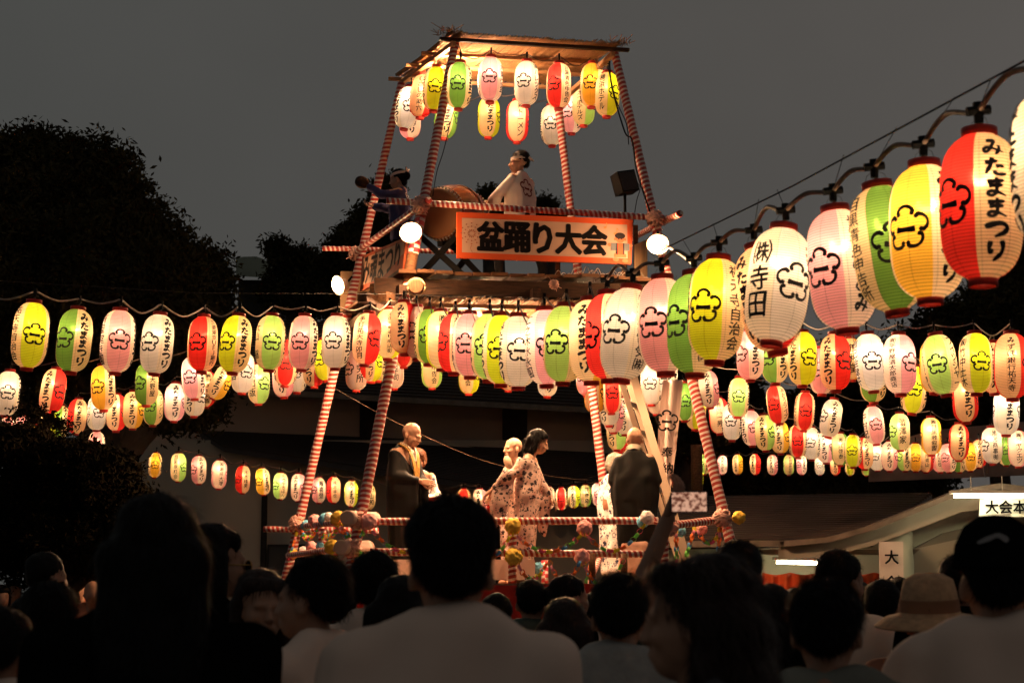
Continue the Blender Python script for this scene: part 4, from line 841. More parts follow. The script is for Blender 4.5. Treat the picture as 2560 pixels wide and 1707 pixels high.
def tree(label, blobs, Y, n, size, rs, lm=LEAF, spiky=.05, trunk=True, depth=None):
    bl_ = []
    for (px, py, rx, ry) in blobs:
        q = P(px, py, Y); k = Y/FPX; dy = (depth or min(rx, ry)*k); bl_.append((q.x, q.y+random.uniform(-.3, .3)*dy, q.z, rx*k, dy, ry*k))
    cx_ = sum(b[0] for b in bl_)/len(bl_); t = thing('tree', label, 'tree', (cx_, Y, 0))
    m = leaves(bl_, n, size, rs, spiky); m.materials.append(lm); o = put('crown', m, t)
    g = G(); zt = min(b[2] for b in bl_); rt = .02*max(b[5]+b[2] for b in bl_)+.05
    g.tube([(cx_, Y, 0), (cx_+.2, Y, zt*.5), (cx_, Y, zt)], [rt*1.5, rt*1.1, rt*.8], 10); g.out('trunk', BARK, t, True)
    g = G()
    for b in bl_: g.tube(catmull([(cx_, Y, zt*.75), ((cx_+b[0])/2, (Y+b[1])/2, (zt+b[2])/2-.3), (b[0], b[1], b[2]+b[5]*.3)], 4), [rt*.7-(rt*.55)*i/8 for i in range(9)], 6)
    g.out('limb', BARK, t, True); return t
tree('huge dark rounded tree filling the left skyline', [(60, 520, 190, 180), (170, 470, 150, 122), (250, 520, 125, 155), (330, 640, 105, 145), (120, 700, 260, 200), (420, 690, 95, 124), (500, 720, 74, 112), (300, 800, 240, 160), (60, 880, 240, 170), (480, 900, 120, 130), (370, 575, 36, 75), (540, 700, 36, 70), (20, 400, 60, 66), (100, 362, 45, 38), (500, 1020, 66, 44), (440, 1040, 80, 40)], 30, 200000, .062, 1, spiky=.06)
tree('dark tree behind the left posts of the tower', [(965, 486, 30, 34), (935, 552, 42, 34), (898, 605, 48, 40), (880, 665, 70, 45), (985, 560, 32, 50), (850, 618, 26, 24)], 48, 50000, .085, 2)
tree('small tree with open boughs beside the far temple', [(690, 622, 28, 24), (712, 655, 42, 34), (756, 643, 30, 22), (796, 672, 34, 30), (770, 700, 60, 28), (800, 745, 90, 50), (700, 735, 60, 40)], 55, 22000, .085, 3)
tree('dark tree top seen behind the drum on the deck', [(1225, 504, 30, 27), (1258, 545, 30, 28), (1205, 555, 50, 30)], 50, 18000, .08, 4)
tree('dark tree top seen right of the white coated drummer', [(1362, 520, 22, 18), (1340, 548, 34, 24), (1395, 562, 32, 20)], 52, 12000, .08, 5)
tree('tall dark tree behind the big lanterns at far right', [(2560, 760, 130, 150), (2430, 850, 130, 110), (2330, 900, 110, 90), (2560, 960, 160, 150), (2420, 1010, 150, 110), (2550, 650, 60, 55)], 46, 90000, .10, 6)
tree('dark tree behind the right front post', [(1650, 830, 90, 90), (1600, 950, 100, 120), (1740, 900, 90, 90), (1820, 1000, 90, 60), (1700, 1080, 130, 80)], 47, 70000, .10, 7)
tree('dark wide tree behind the middle right lanterns', [(1950, 1080, 150, 80), (2120, 1040, 130, 90), (2260, 1080, 120, 90), (2200, 950, 90, 80), (1830, 1150, 160, 60), (2050, 1180, 200, 50), (2100, 900, 50, 40), (1700, 1200, 130, 60), (1880, 1215, 150, 50), (2080, 1215, 160, 45), (2270, 1205, 110, 50)], 50, 120000, .10, 8)
tree('leafy tree in front of the lower left lanterns', [(40, 1235, 120, 70), (150, 1260, 130, 80), (280, 1250, 85, 65), (60, 1340, 170, 100), (200, 1360, 160, 85), (92, 1094, 34, 18), (20, 1084, 36, 18), (60, 1140, 80, 30), (218, 1128, 34, 14), (150, 1160, 70, 30), (345, 1330, 60, 50), (118, 1050, 16, 10), (180, 1118, 16, 9), (300, 1165, 40, 24)], 17.5, 90000, .030, 9, LEAF2, .10, depth=.8)
# ================================================================ PEOPLE
def prim(pts):
    """convex hull of spheres [(x,y,z,r)...] -> verts, faces"""
    bm = bmesh.new()
    for x, y, z, r in pts:
        rx, ry, rz = (r, r, r) if not isinstance(r, tuple) else r
        bmesh.ops.create_icosphere(bm, subdivisions=2, radius=1, matrix=Matrix.Translation((x, y, z)) @ Matrix.Diagonal((rx, ry, rz, 1)))
    if len(pts) > 1:
        h = bmesh.ops.convex_hull(bm, input=bm.verts[:]); bad = [e for e in set(h['geom_interior']+h['geom_unused']) if isinstance(e, bmesh.types.BMVert)]
        bmesh.ops.delete(bm, geom=bad, context='VERTS')
    bm.verts.index_update(); v = [tuple(q.co) for q in bm.verts]; f = [tuple(q.index for q in p.verts) for p in bm.faces]; bm.free(); return v, f
def sculpt(prims, voxel, it=3, fac=.5, disp=None):
    g = G()
    for p in prims: g.add(*prim(p))
    o = D.objects.new('s', me('s', g.v, g.f)); COL.objects.link(o)
    m = o.modifiers.new('r', 'REMESH'); m.mode = 'VOXEL'; m.voxel_size = voxel
    m = o.modifiers.new('s', 'SMOOTH'); m.factor = fac; m.iterations = it
    dg = bpy.context.evaluated_depsgraph_get(); r = D.meshes.new_from_object(o.evaluated_get(dg)); md = o.data; D.objects.remove(o); D.meshes.remove(md)
    if disp:
        n = len(r.vertices); co = np.empty(n*3); r.vertices.foreach_get('co', co); co = co.reshape(-1, 3); no = np.empty(n*3); r.vertices.foreach_get('normal', no); no = no.reshape(-1, 3)
        k = np.array([disp(Vector(c)) for c in co]); co += no*k[:, None]; r.vertices.foreach_set('co', co.reshape(-1)); r.update()
    r.shade_smooth(); return r
V = Vector
def turn(pts, M): return [((M @ V(p[:3])).x, (M @ V(p[:3])).y, (M @ V(p[:3])).z, p[3]) for p in pts]
HS = 1.0
def head_M(yaw, pitch, roll=0): return Matrix.Translation((0, 0, 1.45)) @ Matrix.Scale(HS, 4) @ Matrix.Translation((0, 0, -1.45)) @ Matrix.Translation((0, -.008, 1.422)) @ Matrix.Rotation(yaw, 4, 'Z') @ Matrix.Rotation(pitch, 4, 'X') @ Matrix.Rotation(roll, 4, 'Y') @ Matrix.Translation((0, -.01, -1.47))
def head_prims(M, face=True):
    h = [[(0, .012, 1.635, (.076, .094, .084))], [(0, -.02, 1.58, (.066, .066, .085))], [(0, -.04, 1.535, (.046, .048, .040)), (0, .0, 1.56, .055)],
         [(.077, .012, 1.585, (.010, .017, .030))], [(-.077, .012, 1.585, (.010, .017, .030))]]
    if face: h += [[(0, -.104, 1.573, .011), (0, -.088, 1.61, .007)], [(.014, -.098, 1.568, .007)], [(-.014, -.098, 1.568, .007)], [(-.02, -.082, 1.541, .007), (.02, -.082, 1.541, .007), (0, -.089, 1.543, .008)],
        [(-.04, -.074, 1.615, .009), (.04, -.074, 1.615, .009), (0, -.083, 1.618, .009)], [(.036, -.062, 1.575, .020)], [(-.036, -.062, 1.575, .020)]]
    out = []
    for p in h:
        q = []
        for (x, y, z, r) in p:
            w = M @ V((x, y, z)); q.append((w.x, w.y, w.z, tuple(a*HS for a in r) if isinstance(r, tuple) else r*HS))
        out.append(q)
    return out
def arms_default(): return dict(L=((.17, .01, 1.365), (.225, .03, 1.10), (.22, -.05, .86)), R=((-.17, .01, 1.365), (-.225, .03, 1.10), (-.22, -.05, .86)))
FINGERS = [(-.030, .068, .0), (-.010, .078, .0), (.011, .074, .0), (.030, .058, .0)]
HANDS = {}
def hand_mesh(curl, mt):
    """palm at the wrist, fingers along -Z, palm towards -Y; four bent fingers and a thumb"""
    key = (curl, mt.name)
    if key in HANDS: return HANDS[key]
    pr = [[(-.018, 0, -.01, .016), (.018, 0, -.01, .016), (-.030, 0, -.085, .012), (.030, 0, -.085, .012)]]
    for x, L, _ in FINGERS:
        p = V((x, 0, -.088)); a = curl*.4
        for s, r in ((.45, .0095), (.32, .0085), (.23, .0075)):
            q = p+V((x*.12*s, -math.sin(a)*L*s, -math.cos(a)*L*s)); pr.append([(p.x, p.y, p.z, r), (q.x, q.y, q.z, r*.92)]); p = q; a += curl
    p = V((.026, -.008, -.028)); q = V((.052, -.022, -.062)); t = V((.050, -.03-.02*curl, -.095)); pr += [[(*p, .013), (*q, .011)], [(*q, .011), (*t, .009)]]
    HANDS[key] = m = sculpt(pr, .0042, 2); m.materials.append(mt); return m
def body_mesh(M, arms, legs, voxel, face, bust=0, neck_shift=(0, 0)):
    nx, ny = neck_shift; w = M @ V((0, .01, 1.52))
    pr = head_prims(M, face)
    pr += [[(0, .018, 1.40, .060), (w.x, w.y, w.z, .050)], [(.13, .015, 1.355, .054), (-.13, .015, 1.355, .054), (0, .03, 1.42, .05), (.11, .0, 1.20, .10), (-.11, .0, 1.20, .10)],
           [(.11, .0, 1.20, .10), (-.11, .0, 1.20, .10), (.10, .0, 1.02, .095), (-.10, .0, 1.02, .095)], [(.10, .0, 1.02, .095), (-.10, .0, 1.02, .095), (.09, .01, .90, .105), (-.09, .01, .90, .105)]]
    for k in 'LR':
        s, e, h = arms[k]; pr += [[(*s, .056), (*e, .040)], [(*e, .040), (*h, .027)]]
    for k in 'LR':
        a, b, c_ = legs[k]; pr += [[(*a, .090), (*b, .056)], [(*b, .056), (*c_, .038)], [(c_[0], c_[1]+.03, max(.035, c_[2]-.04), .035), (c_[0], c_[1]-.15, max(.03, c_[2]-.05), .028)]]
    return sculpt(pr, voxel, 3)
LEGS = dict(L=((.09, 0, .88), (.10, -.01, .48), (.10, .02, .08)), R=((-.09, 0, .88), (-.10, -.01, .48), (-.10, .02, .08)))
def fold(seed, amp=.011, fz=2.2, fx=13):
    return lambda c: amp*(noise.noise(V((c.x*fx+seed, c.y*fx, c.z*fz)))+.6*noise.noise(V((c.x*5+seed, c.y*5, c.z*9)))+.5*math.sin(c.x*26+6*noise.noise(V((c.z*3, seed, 0)))))
def shirt_mesh(arms, seed, voxel=.014, long=False, collar=False, loose=.018):
    L = loose; pr = [[(.15, .015, 1.358, .050+L), (-.15, .015, 1.358, .050+L), (.066, .032, 1.438, .028+L), (-.066, .032, 1.438, .028+L), (.12, .0, 1.20, .10+L), (-.12, .0, 1.20, .10+L)],
        [(.12, .0, 1.20, .10+L), (-.12, .0, 1.20, .10+L), (.125, .0, .86, .105+L), (-.125, .0, .86, .105+L)]]
    for k in 'LR':
        s, e, h = arms[k]; m = V(s).lerp(V(e), .62) if not long else V(e); pr.append([(*s, .060+L), (*m, .058+L if not long else .048+L)])
        if long: pr.append([(*e, .048+L), (*(V(e).lerp(V(h), .92)), .036+L)])
    if collar: pr.append([(.04, .02, 1.455, .032), (-.04, .02, 1.455, .032), (0, .05, 1.45, .034)])
    return sculpt(pr, voxel, 4, disp=fold(seed))
def blades(hm, n, length, width, seed, down=V((0, .15, -1)), spread=.45, curl=.3):
    """fine hair tufts rooted over the hair mass"""
    rng = random.Random(seed); fs = [p for p in hm.polygons]; ar = np.array([p.area for p in fs]); ar /= ar.sum(); pick = np.random.default_rng(seed).choice(len(fs), n, p=ar); v = []; f = []
    for i in pick:
        p = fs[i]; c = V(p.center)+V((rng.gauss(0, .003), rng.gauss(0, .003), rng.gauss(0, .003))); nn = V(p.normal); t = down-nn*down.dot(nn)
        if t.length < .2: t = V((rng.gauss(0, 1), rng.gauss(0, 1), 0)); t -= nn*t.dot(nn)
        t.normalize(); t = (t+nn*rng.uniform(.02, spread)+V((rng.gauss(0, .22), rng.gauss(0, .22), rng.gauss(0, .15)))).normalized(); s = t.cross(nn).normalized()*width; L = length*rng.uniform(.5, 1.2)
        b = c-nn*.003; m = b+t*L*.55+nn*L*.05; e = b+t*L-nn*L*curl*.3; k = len(v); v += [b-s, b+s, m-s*.8, m+s*.8, e]; f += [(k, k+1, k+3, k+2), (k+2, k+3, k+4)]
    return v, f
def hair_prims(style):
    cap = [[(0, .026, 1.652, (.086, .098, .083))], [(0, .060, 1.622, (.077, .058, .064))]]
    if style == 'short': return cap+[[(0, .066, 1.592, (.066, .042, .036))]]
    if style == 'tall': return cap+[[(0, .03, 1.672, (.092, .10, .078))], [(0, .066, 1.592, (.066, .042, .036))]]
    if style == 'bob': return cap+[[(.072, .02, 1.62, .03), (.078, .02, 1.49, .026), (.05, .08, 1.49, .03)], [(-.072, .02, 1.62, .03), (-.078, .02, 1.49, .026), (-.05, .08, 1.49, .03)], [(.05, .08, 1.6, .045), (-.05, .08, 1.6, .045), (.05, .085, 1.49, .03), (-.05, .085, 1.49, .03)], [(.05, -.035, 1.675, .03), (-.05, -.035, 1.675, .03), (0, -.048, 1.672, .032)]]
    if style == 'long': return cap+[[(.07, .03, 1.62, .034), (.095, .05, 1.30, .028), (.05, .10, 1.25, .035)], [(-.07, .03, 1.62, .034), (-.095, .05, 1.30, .028), (-.05, .10, 1.25, .035)], [(.06, .08, 1.6, .05), (-.06, .08, 1.6, .05), (.07, .12, 1.18, .035), (-.07, .12, 1.18, .035)], [(.05, -.05, 1.695, .02), (-.05, -.05, 1.695, .02), (0, -.072, 1.69, .018)]]
    if style == 'bun': return cap+[[(.02, .12, 1.62, (.05, .045, .05))], [(0, .075, 1.55, (.055, .034, .04))]]
    if style == 'curly': return [[(0, .03, 1.655, (.095, .105, .092))], [(0, .07, 1.59, (.088, .06, .085))]]
    return []
PIECE = {}
def face_parts(root, M, s=1.0, smile=False, brow=HAIR):
    EYE_ = mat('dark eye', (.015, .01, .008), .2, 0, spec=.6); LIP = mat('lips', (.36, .12, .09), .5)
    def pt(v, f, name, mt): obj(name, [tuple(M @ V(p)) for p in v], f, mt, root, True)
    for sx_ in (-1, 1):
        v, f = prim([(sx_*.032-.010, -.077, 1.595, .0045), (sx_*.032+.010, -.078, 1.595, .0045)]); pt(v, f, 'eye', EYE_)
        v, f = prim([(sx_*.034-.015, -.081, 1.615, .004), (sx_*.034+.014, -.079, 1.617, .003)]); pt(v, f, 'eyebrow', brow)
    v, f = prim([(-.019, -.085, 1.541, .0042), (0, -.0935, 1.540, .0048), (.019, -.085, 1.541, .0042)]); pt(v, f, 'mouth', LIP)
def shade(name, col, **k): return mat(name, col, .85, .10, 4, bump=.15, **k)
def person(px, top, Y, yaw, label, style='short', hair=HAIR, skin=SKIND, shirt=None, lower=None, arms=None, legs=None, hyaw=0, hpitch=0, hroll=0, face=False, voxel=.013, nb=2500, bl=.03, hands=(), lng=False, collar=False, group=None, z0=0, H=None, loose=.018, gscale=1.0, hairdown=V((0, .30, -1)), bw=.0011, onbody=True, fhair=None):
    """yaw 180 = seen from behind; the top of the head is put at pixel (px, top)"""
    q = P(px, top, Y); h = (q.z-z0) if H is None else H; s = h/(1+.14*(HS-1))/{'bald': 1.672, 'tall': 1.716, 'curly': 1.714}.get(style, 1.697)
    t = D.objects.new('person', None); t.location = (q.x, q.y, z0); t.rotation_euler = (0, 0, R(yaw)-math.atan2(q.x, q.y)); t.scale = (s*gscale, s*gscale, s); COL.objects.link(t); t['label'] = label; t['category'] = 'person'
    if group: t['group'] = group
    arms = arms or arms_default(); legs = legs or LEGS; M = head_M(R(hyaw), R(hpitch), R(hroll))
    def add(name, m, mt=None):
        if mt: m.materials.append(mt)
        o = D.objects.new(name, m); COL.objects.link(o); o.parent = t; return o
    add('body', body_mesh(M, arms, legs, voxel, face), skin)
    if style != 'bald':
        hp = [[(*(M @ V(p[:3])), tuple(a*HS for a in p[3]) if isinstance(p[3], tuple) else p[3]*HS) for p in q_] for q_ in hair_prims(style)]
        sd = px*.37
        dsp = (lambda c: .010*noise.noise(c*22+V((sd, 0, 0)))+.012*abs(noise.noise(c*38+V((sd, 0, 0))))) if style == 'curly' else (lambda c: .007*noise.noise(c*15+V((sd, 0, 0)))+.004*noise.noise(V((c.x*70, c.y*70, c.z*9))))
        hm = sculpt(hp, .011 if nb > 1500 else .013, 2, disp=dsp); v, f = blades(hm, nb, bl, bw, int(px), down=hairdown, spread=.9 if style == 'curly' else .05 if style in ('long', 'bob') else .5); ho = add('hair', hm, fhair or hair); obj_ = me('strands', v, f, fhair or hair); o2 = D.objects.new('strands', obj_); COL.objects.link(o2); o2.parent = ho; o2['kind'] = 'stuff'
    if shirt: add('shirt', shirt_mesh(arms, px, .014, lng, collar, loose), shirt)
    if lower: add('trousers', sculpt([[(.09, 0, .93, .125), (-.09, 0, .93, .125), (.09, 0, .84, .12), (-.09, 0, .84, .12)]]+[[(*legs[k][0], .105), (*legs[k][1], .078)] for k in 'LR']+[[(*legs[k][1], .078), (legs[k][2][0], legs[k][2][1], legs[k][2][2]+.05, .060)] for k in 'LR'], .018, 3, disp=fold(px, .006)), lower)
    if face: face_parts(t, M, brow=hair)
    for (side, curl, rot) in hands:
        o = add('hand', hand_mesh(curl, skin)); hd = V(arms[side][2]); fd = (hd-V(arms[side][1])).normalized()
        B = axis_matrix(hd, hd-fd); o.matrix_local = B @ Matrix.Rotation(R(rot), 4, 'Z')
    return t, M, arms
def flower_mat(name, base, ink, sc=9, big=.5):
    """cotton printed with scattered five-petalled flowers, outlined and solid"""
    m = D.materials.new(name); m.use_nodes = True; MATS[name] = m; b = m.node_tree.nodes['Principled BSDF']; b.inputs['Roughness'].default_value = .85
    t = nd(m, 'ShaderNodeTexCoord'); col = None
    for k, (s, off) in enumerate(((sc, 0), (sc*1.9, 4.7))):
        mp = nd(m, 'ShaderNodeMapping'); mp.inputs['Location'].default_value = (off, off*.7, off*.3); lk(m, t.outputs['Object'], mp.inputs[0])
        vo = nd(m, 'ShaderNodeTexVoronoi'); vo.inputs['Scale'].default_value = s; vo.inputs['Randomness'].default_value = .85; lk(m, mp.outputs[0], vo.inputs['Vector'])
        df = nd(m, 'ShaderNodeVectorMath', operation='SUBTRACT'); sc_ = nd(m, 'ShaderNodeVectorMath', operation='SCALE'); sc_.inputs['Scale'].default_value = 1
        lk(m, mp.outputs[0], sc_.inputs[0]); lk(m, sc_.outputs[0], df.inputs[0]); lk(m, vo.outputs['Position'], df.inputs[1])
        sp = nd(m, 'ShaderNodeSeparateXYZ'); lk(m, df.outputs[0], sp.inputs[0])
        an = math_(m, 'ARCTAN2', math_(m, 'ADD', sp.outputs['X'], sp.outputs['Y']), sp.outputs['Z'])
        pet = math_(m, 'MULTIPLY_ADD', math_(m, 'ABSOLUTE', math_(m, 'COSINE', math_(m, 'MULTIPLY', an, 2.5))), .16, .20)
        d = math_(m, 'SUBTRACT', vo.outputs['Distance'], pet)
        outl = math_(m, 'LESS_THAN', math_(m, 'ABSOLUTE', math_(m, 'ADD', d, .02)), .05)
        sv = nd(m, 'ShaderNodeSeparateColor'); lk(m, vo.outputs['Color'], sv.inputs[0])
        solid = math_(m, 'MULTIPLY', math_(m, 'LESS_THAN', d, 0), math_(m, 'LESS_THAN', sv.outputs[0], big if k == 0 else big*.7))
        keep = math_(m, 'LESS_THAN', sv.outputs[1], .9)
        f = math_(m, 'MULTIPLY', math_(m, 'MAXIMUM', outl, solid), keep)
        col = f if col is None else math_(m, 'MAXIMUM', col, f)
    lk(m, mixc(m, col, base, ink), b.inputs['Base Color']); return m
YUKP = flower_mat('pink flowered cotton', (.76, .52, .43), (.03, .015, .02), 13, .55); YUKW = flower_mat('white flowered cotton', (.78, .72, .68), (.015, .025, .08), 10, .6)
ROBE = mat('black silk gauze', (.006, .006, .0055), .65, .35, 3, bump=.3); WCOT = mat('white inner collar', (.75, .66, .5), .8); GOLD = mat('gold brocade', (.50, .27, .06), .45, .4, 30); HAPW = mat('white happi cotton', (.80, .68, .60), .85, .05, 4); HAPN = mat('navy happi cotton', (.06, .06, .15), .8, .2, 4)
BLK = mat('black trousers', (.012, .012, .014), .8); NAVY = mat('dark trousers', (.03, .03, .04), .85); OBI = mat('brown sash', (.34, .15, .08), .7, .15, 5); STRAW = mat('straw', (.50, .30, .17), .8, .2, 40, bump=.5); STRAWB = mat('hat band', (.28, .13, .07), .8)
GREYH = mat('grey hair', (.30, .25, .20), .6, .3, 60); REDH = mat('reddish hair', (.12, .045, .02), .5, .3, 60)
def kimono_mesh(arms, seed, drop=.36, hem=.10, voxel=.013, w=.0, amp=.017, lean=0):
    pr = [[(.135, .015, 1.33, .070), (-.135, .015, 1.33, .070), (.05, .035, 1.42, .045), (-.05, .035, 1.42, .045), (.12, .0, 1.15, .128), (-.12, .0, 1.15, .128)],
          [(.12, .0, 1.15, .128), (-.12, .0, 1.15, .128), (.11+w, .0, .90, .130), (-.12-w, .0, .90, .125)], [(.12+w, .0, .90, .125), (-.12-w, .0, .90, .125), (.10+w, -.01, hem+.1, .11), (-.10-w, -.01, hem+.1, .11)]]
    for k in 'LR':
        s, e, h = [V(q) for q in arms[k]]; s = s+V((0, 0, -.028)); h2 = e.lerp(h, .80); dn_ = V((0, 0, -drop)); sx_ = 1 if k == 'L' else -1
        pr.append([(*s, .070), (*e, .066)]); pr.append([(*e, .066), (*h2, .050)]); pr.append([(*e, .045), (*h2, .040), (*(h2+dn_), .014), (*(e.lerp(h2, .1)+dn_*.97), .016), (*s.lerp(e, .75), .04)])
    return sculpt(pr, voxel, 3, disp=fold(seed, amp, 1.4, 10))
def part(t, name, m, mt=None):
    if mt: m.materials.append(mt)
    o = D.objects.new(name, m); COL.objects.link(o); o.parent = t; return o
def strip(t, name, pts, w, th, mt, up=(0, -1, .2)):
    g = G(); c = catmull([V(p) for p in pts], 4)
    for a, b in zip(c[:-1], c[1:]): g.beam(a, b, w, th, up)
    return part(t, name, me(name, g.v, g.f, mt))
def proj(g, mesh, sgn, off=.005):
    from mathutils.bvhtree import BVHTree
    bt = BVHTree.FromPolygons([v.co for v in mesh.vertices], [tuple(p.vertices) for p in mesh.polygons]); o = []
    for x, y, z in g.v:
        h = bt.ray_cast(V((x, sgn*1.0, z)), V((0, -sgn, 0))); o.append((x, (h[0].y if h[0] else sgn*.12)+sgn*off, z))
    g.v = o; return g
def obi(t, z0, z1, rx, ry, mt, name='sash'):
    g = G(); g.lathe([(1-.03, z0), (1, z0+.01), (1.01, (z0+z1)/2), (1, z1-.01), (.97, z1)], 36); g.v = [(x*rx, y*ry, z) for x, y, z in g.v]; part(t, name, me(name, g.v, g.f, mt, True))
# --- on the stage
globals()["HS"] = 1.15
AR = dict(L=((.17, .01, 1.36), (.22, -.02, 1.12), (.07, -.25, 1.04)), R=((-.17, .01, 1.36), (-.22, -.02, 1.12), (-.06, -.26, 1.06)))
t, M, a = person(1014, 1053, 18.0, 52, 'bald monk in black robe and gold stole smiling down on the left of the stage', 'bald', skin=SKIN, arms=AR, face=True, voxel=.009, hyaw=12, hpitch=20, z0=ZS, hands=(('L', .5, 180), ('R', .5, 180)), nb=100)
part(t, 'robe', kimono_mesh(AR, 2.2, .42, w=.0, amp=.010), ROBE)
for s in (-1, 1): strip(t, 'stole', [(s*.065, .03, 1.47), (s*.062, -.09, 1.40), (s*.035, -.145, 1.25), (s*.012, -.155, 1.08)], .045, .012, GOLD); strip(t, 'inner_collar', [(s*.052, .02, 1.48), (s*.048, -.085, 1.42), (s*.018, -.135, 1.28)], .022, .016, WCOT)
AE = dict(L=((.16, .01, 1.36), (.24, -.03, 1.12), (.20, -.22, 1.0)), R=((-.16, .01, 1.36), (-.22, -.05, 1.12), (-.1, -.26, 1.02)))
t, M, a = person(1048, 1116, 18.8, -20, 'elderly woman with reddish hair and white flowered yukata looking down behind the monk', 'curly', hair=REDH, skin=SKIN, arms=AE, face=True, voxel=.009, hpitch=18, z0=ZS, hands=(('R', .6, 180), ('L', .4, 180)), nb=1200, bl=.03)
part(t, 'yukata', kimono_mesh(AE, 5.1, .35), YUKW); obi(t, .98, 1.10, .145, .135, OBI)
AD = dict(L=((.16, .0, 1.36), (.22, -.10, 1.13), (.18, -.24, .98)), R=((-.165, .03, 1.33), (-.25, .18, 1.17), (-.27, .36, .98)))
LD_ = dict(L=((.09, 0, .88), (.10, -.05, .50), (.10, -.02, .08)), R=((-.09, 0, .88), (-.10, .0, .48), (-.10, .04, .08)))
t, M, a = person(1296, 1064, 17.8, 84, 'dancing woman in pink flowered yukata with black bob stooping to the right', 'bob', skin=SKIN, arms=AD, legs=LD_, face=True, voxel=.009, hpitch=14, hyaw=8, z0=ZS, hands=(('R', .35, 0), ('L', .5, 180)), nb=2500, bl=.06, bw=.0016, hairdown=V((0, .02, -1)))
t.rotation_euler = (R(6), 0, t.rotation_euler.z); part(t, 'yukata', kimono_mesh(AD, 8.3, .46, w=.01, amp=.018), YUKP); obi(t, .98, 1.14, .150, .140, OBI)
t, M, a = person(1286, 1093, 18.9, -62, 'close cropped performer with pale lit face looking left behind the dancing woman', 'bald', hair=GREYH, skin=SKIN, arms=AE, face=True, voxel=.010, z0=ZS, hands=(('R', .6, 180),), nb=800, bl=.012)
part(t, 'yukata', kimono_mesh(AE, 3.3, .35), YUKP); obi(t, .98, 1.12, .148, .138, OBI)
g = G(); g.lathe([(.001, 0), (.07, .002), (.07, .006), (.001, .008)], 24); q = P(1269, 1155, 18.4); fan = thing('round_fan', 'round paper fan held up at the back of the dancing woman', 'fan', q); put('fan_leaf', me('fan_leaf', g.v, g.f, mat('tan fan paper', (.42, .28, .18), .8), True), fan, axis_matrix(q, q+V((.75, -.6, .2)))); G().tube([q+V((0, 0, -.09)), q+V((0, .01, -.2))], .007, 6).out('handle', WOOD, fan)
AB = dict(L=((.165, .01, 1.36), (.235, -.0, 1.12), (.14, -.20, 1.0)), R=((-.165, .01, 1.36), (-.235, .0, 1.12), (-.14, -.20, 1.0)))
t, M, a = person(1586, 1067, 17.9, 172, 'bald monk in black robe seen from behind beside the ladder', 'bald', skin=SKIN, arms=AB, face=False, voxel=.010, hyaw=20, z0=ZS, hands=(('L', .5, 180), ('R', .5, 180)), nb=100)
part(t, 'robe', kimono_mesh(AB, 4.4, .46, w=.0, hem=.32, amp=.009), ROBE); strip(t, 'inner_collar', [(-.07, -.03, 1.44), (-.062, .05, 1.475), (0, .082, 1.49), (.062, .05, 1.475), (.07, -.03, 1.44)], .05, .012, WCOT, (0, 1, .2)); part(t, 'underskirt', sculpt([[(.08, 0, .42, .11), (-.08, 0, .42, .11), (.08, 0, .16, .11), (-.08, 0, .16, .11)]], .015, 2, disp=fold(3)), mat('peach silk', (.75, .48, .36), .7))
t, M, a = person(1532, 1128, 18.9, 128, 'grey curly haired woman in white flowered yukata left of the monk seen from behind', 'curly', hair=GREYH, skin=SKIN, arms=AE, face=False, voxel=.011, z0=ZS, hpitch=12, hands=(('L', .5, 180),), nb=1500, bl=.03)
part(t, 'yukata', kimono_mesh(AE, 6.6, .45, w=.01), YUKW); obi(t, .98, 1.12, .148, .138, OBI)
# small red drum table and papers on the stage
q = P(1050, 1262, 18.3); TB = thing('red_table', 'small red table with white paper between the monk and the old woman', 'table', V((q.x, q.y, ZS))); G().box((q.x, q.y, q.z+.05), (.42, .3, .05)).out('top', RC, TB); G().box((q.x+.02, q.y-.02, q.z+.08), (.26, .22, .012), Matrix.Rotation(.3, 3, 'X')).out('paper', PAP, TB)
for sx_ in (-1, 1):
    for sy_ in (-1, 1): G().box((q.x+.18*sx_, q.y+.12*sy_, (q.z+.02+ZS)/2), (.04, .04, q.z-ZS)).out('leg', RC, TB)
for k, (x, y, w_) in enumerate(((1300, 1438, .30), (1235, 1448, .36), (1010, 1430, .22))):
    q = P(x, y, 17.6); o = G().box((q.x, q.y, max(q.z, ZS+.14)), (w_, .25, .20), Matrix.Rotation(.2*k, 3, 'Z')).out('paper_bundle', mat('crumpled white paper', (.75, .58, .50), .85, .1, 3, bump=.5)); tag(o, ('white cloth bundle behind the middle baluster on the stage floor', 'white bundle at the foot of the middle front railing', 'printed white cloth bag low behind the front railing at left')[k], 'bundle')
# --- on the tower deck
AW = dict(L=((.17, .01, 1.36), (.30, -.06, 1.17), (.22, -.30, 1.10)), R=((-.17, .01, 1.36), (-.27, -.10, 1.15), (-.13, -.33, 1.12)))
LW = dict(L=((.10, 0, .84), (.34, -.08, .50), (.38, .0, .08)), R=((-.10, 0, .84), (-.36, .02, .50), (-.42, .10, .08)))
t, M, a = person(1300, 372, 18.7, -128, 'drummer in white happi coat with headband and glasses standing at the drum', 'tall', skin=SKIN, arms=AW, legs=LW, face=True, voxel=.009, hyaw=52, z0=DK+.035, hands=(('L', 1.0, 180), ('R', 1.0, 180)), nb=3000, bl=.028, lower=BLK)
hp = part(t, 'happi_coat', kimono_mesh(AW, 1.7, .12, hem=.66, amp=.012), HAPW); g = emblem_geo(.22); g.v = [(-x+.02, 0, y+1.24) for x, y, z in g.v]; proj(g, hp.data, 1); part(t, 'emblem', me('emblem', g.v, g.f, mat('dark red print', (.22, .04, .02), .8))); obi(t, .93, 1.02, .15, .14, STRAWB)
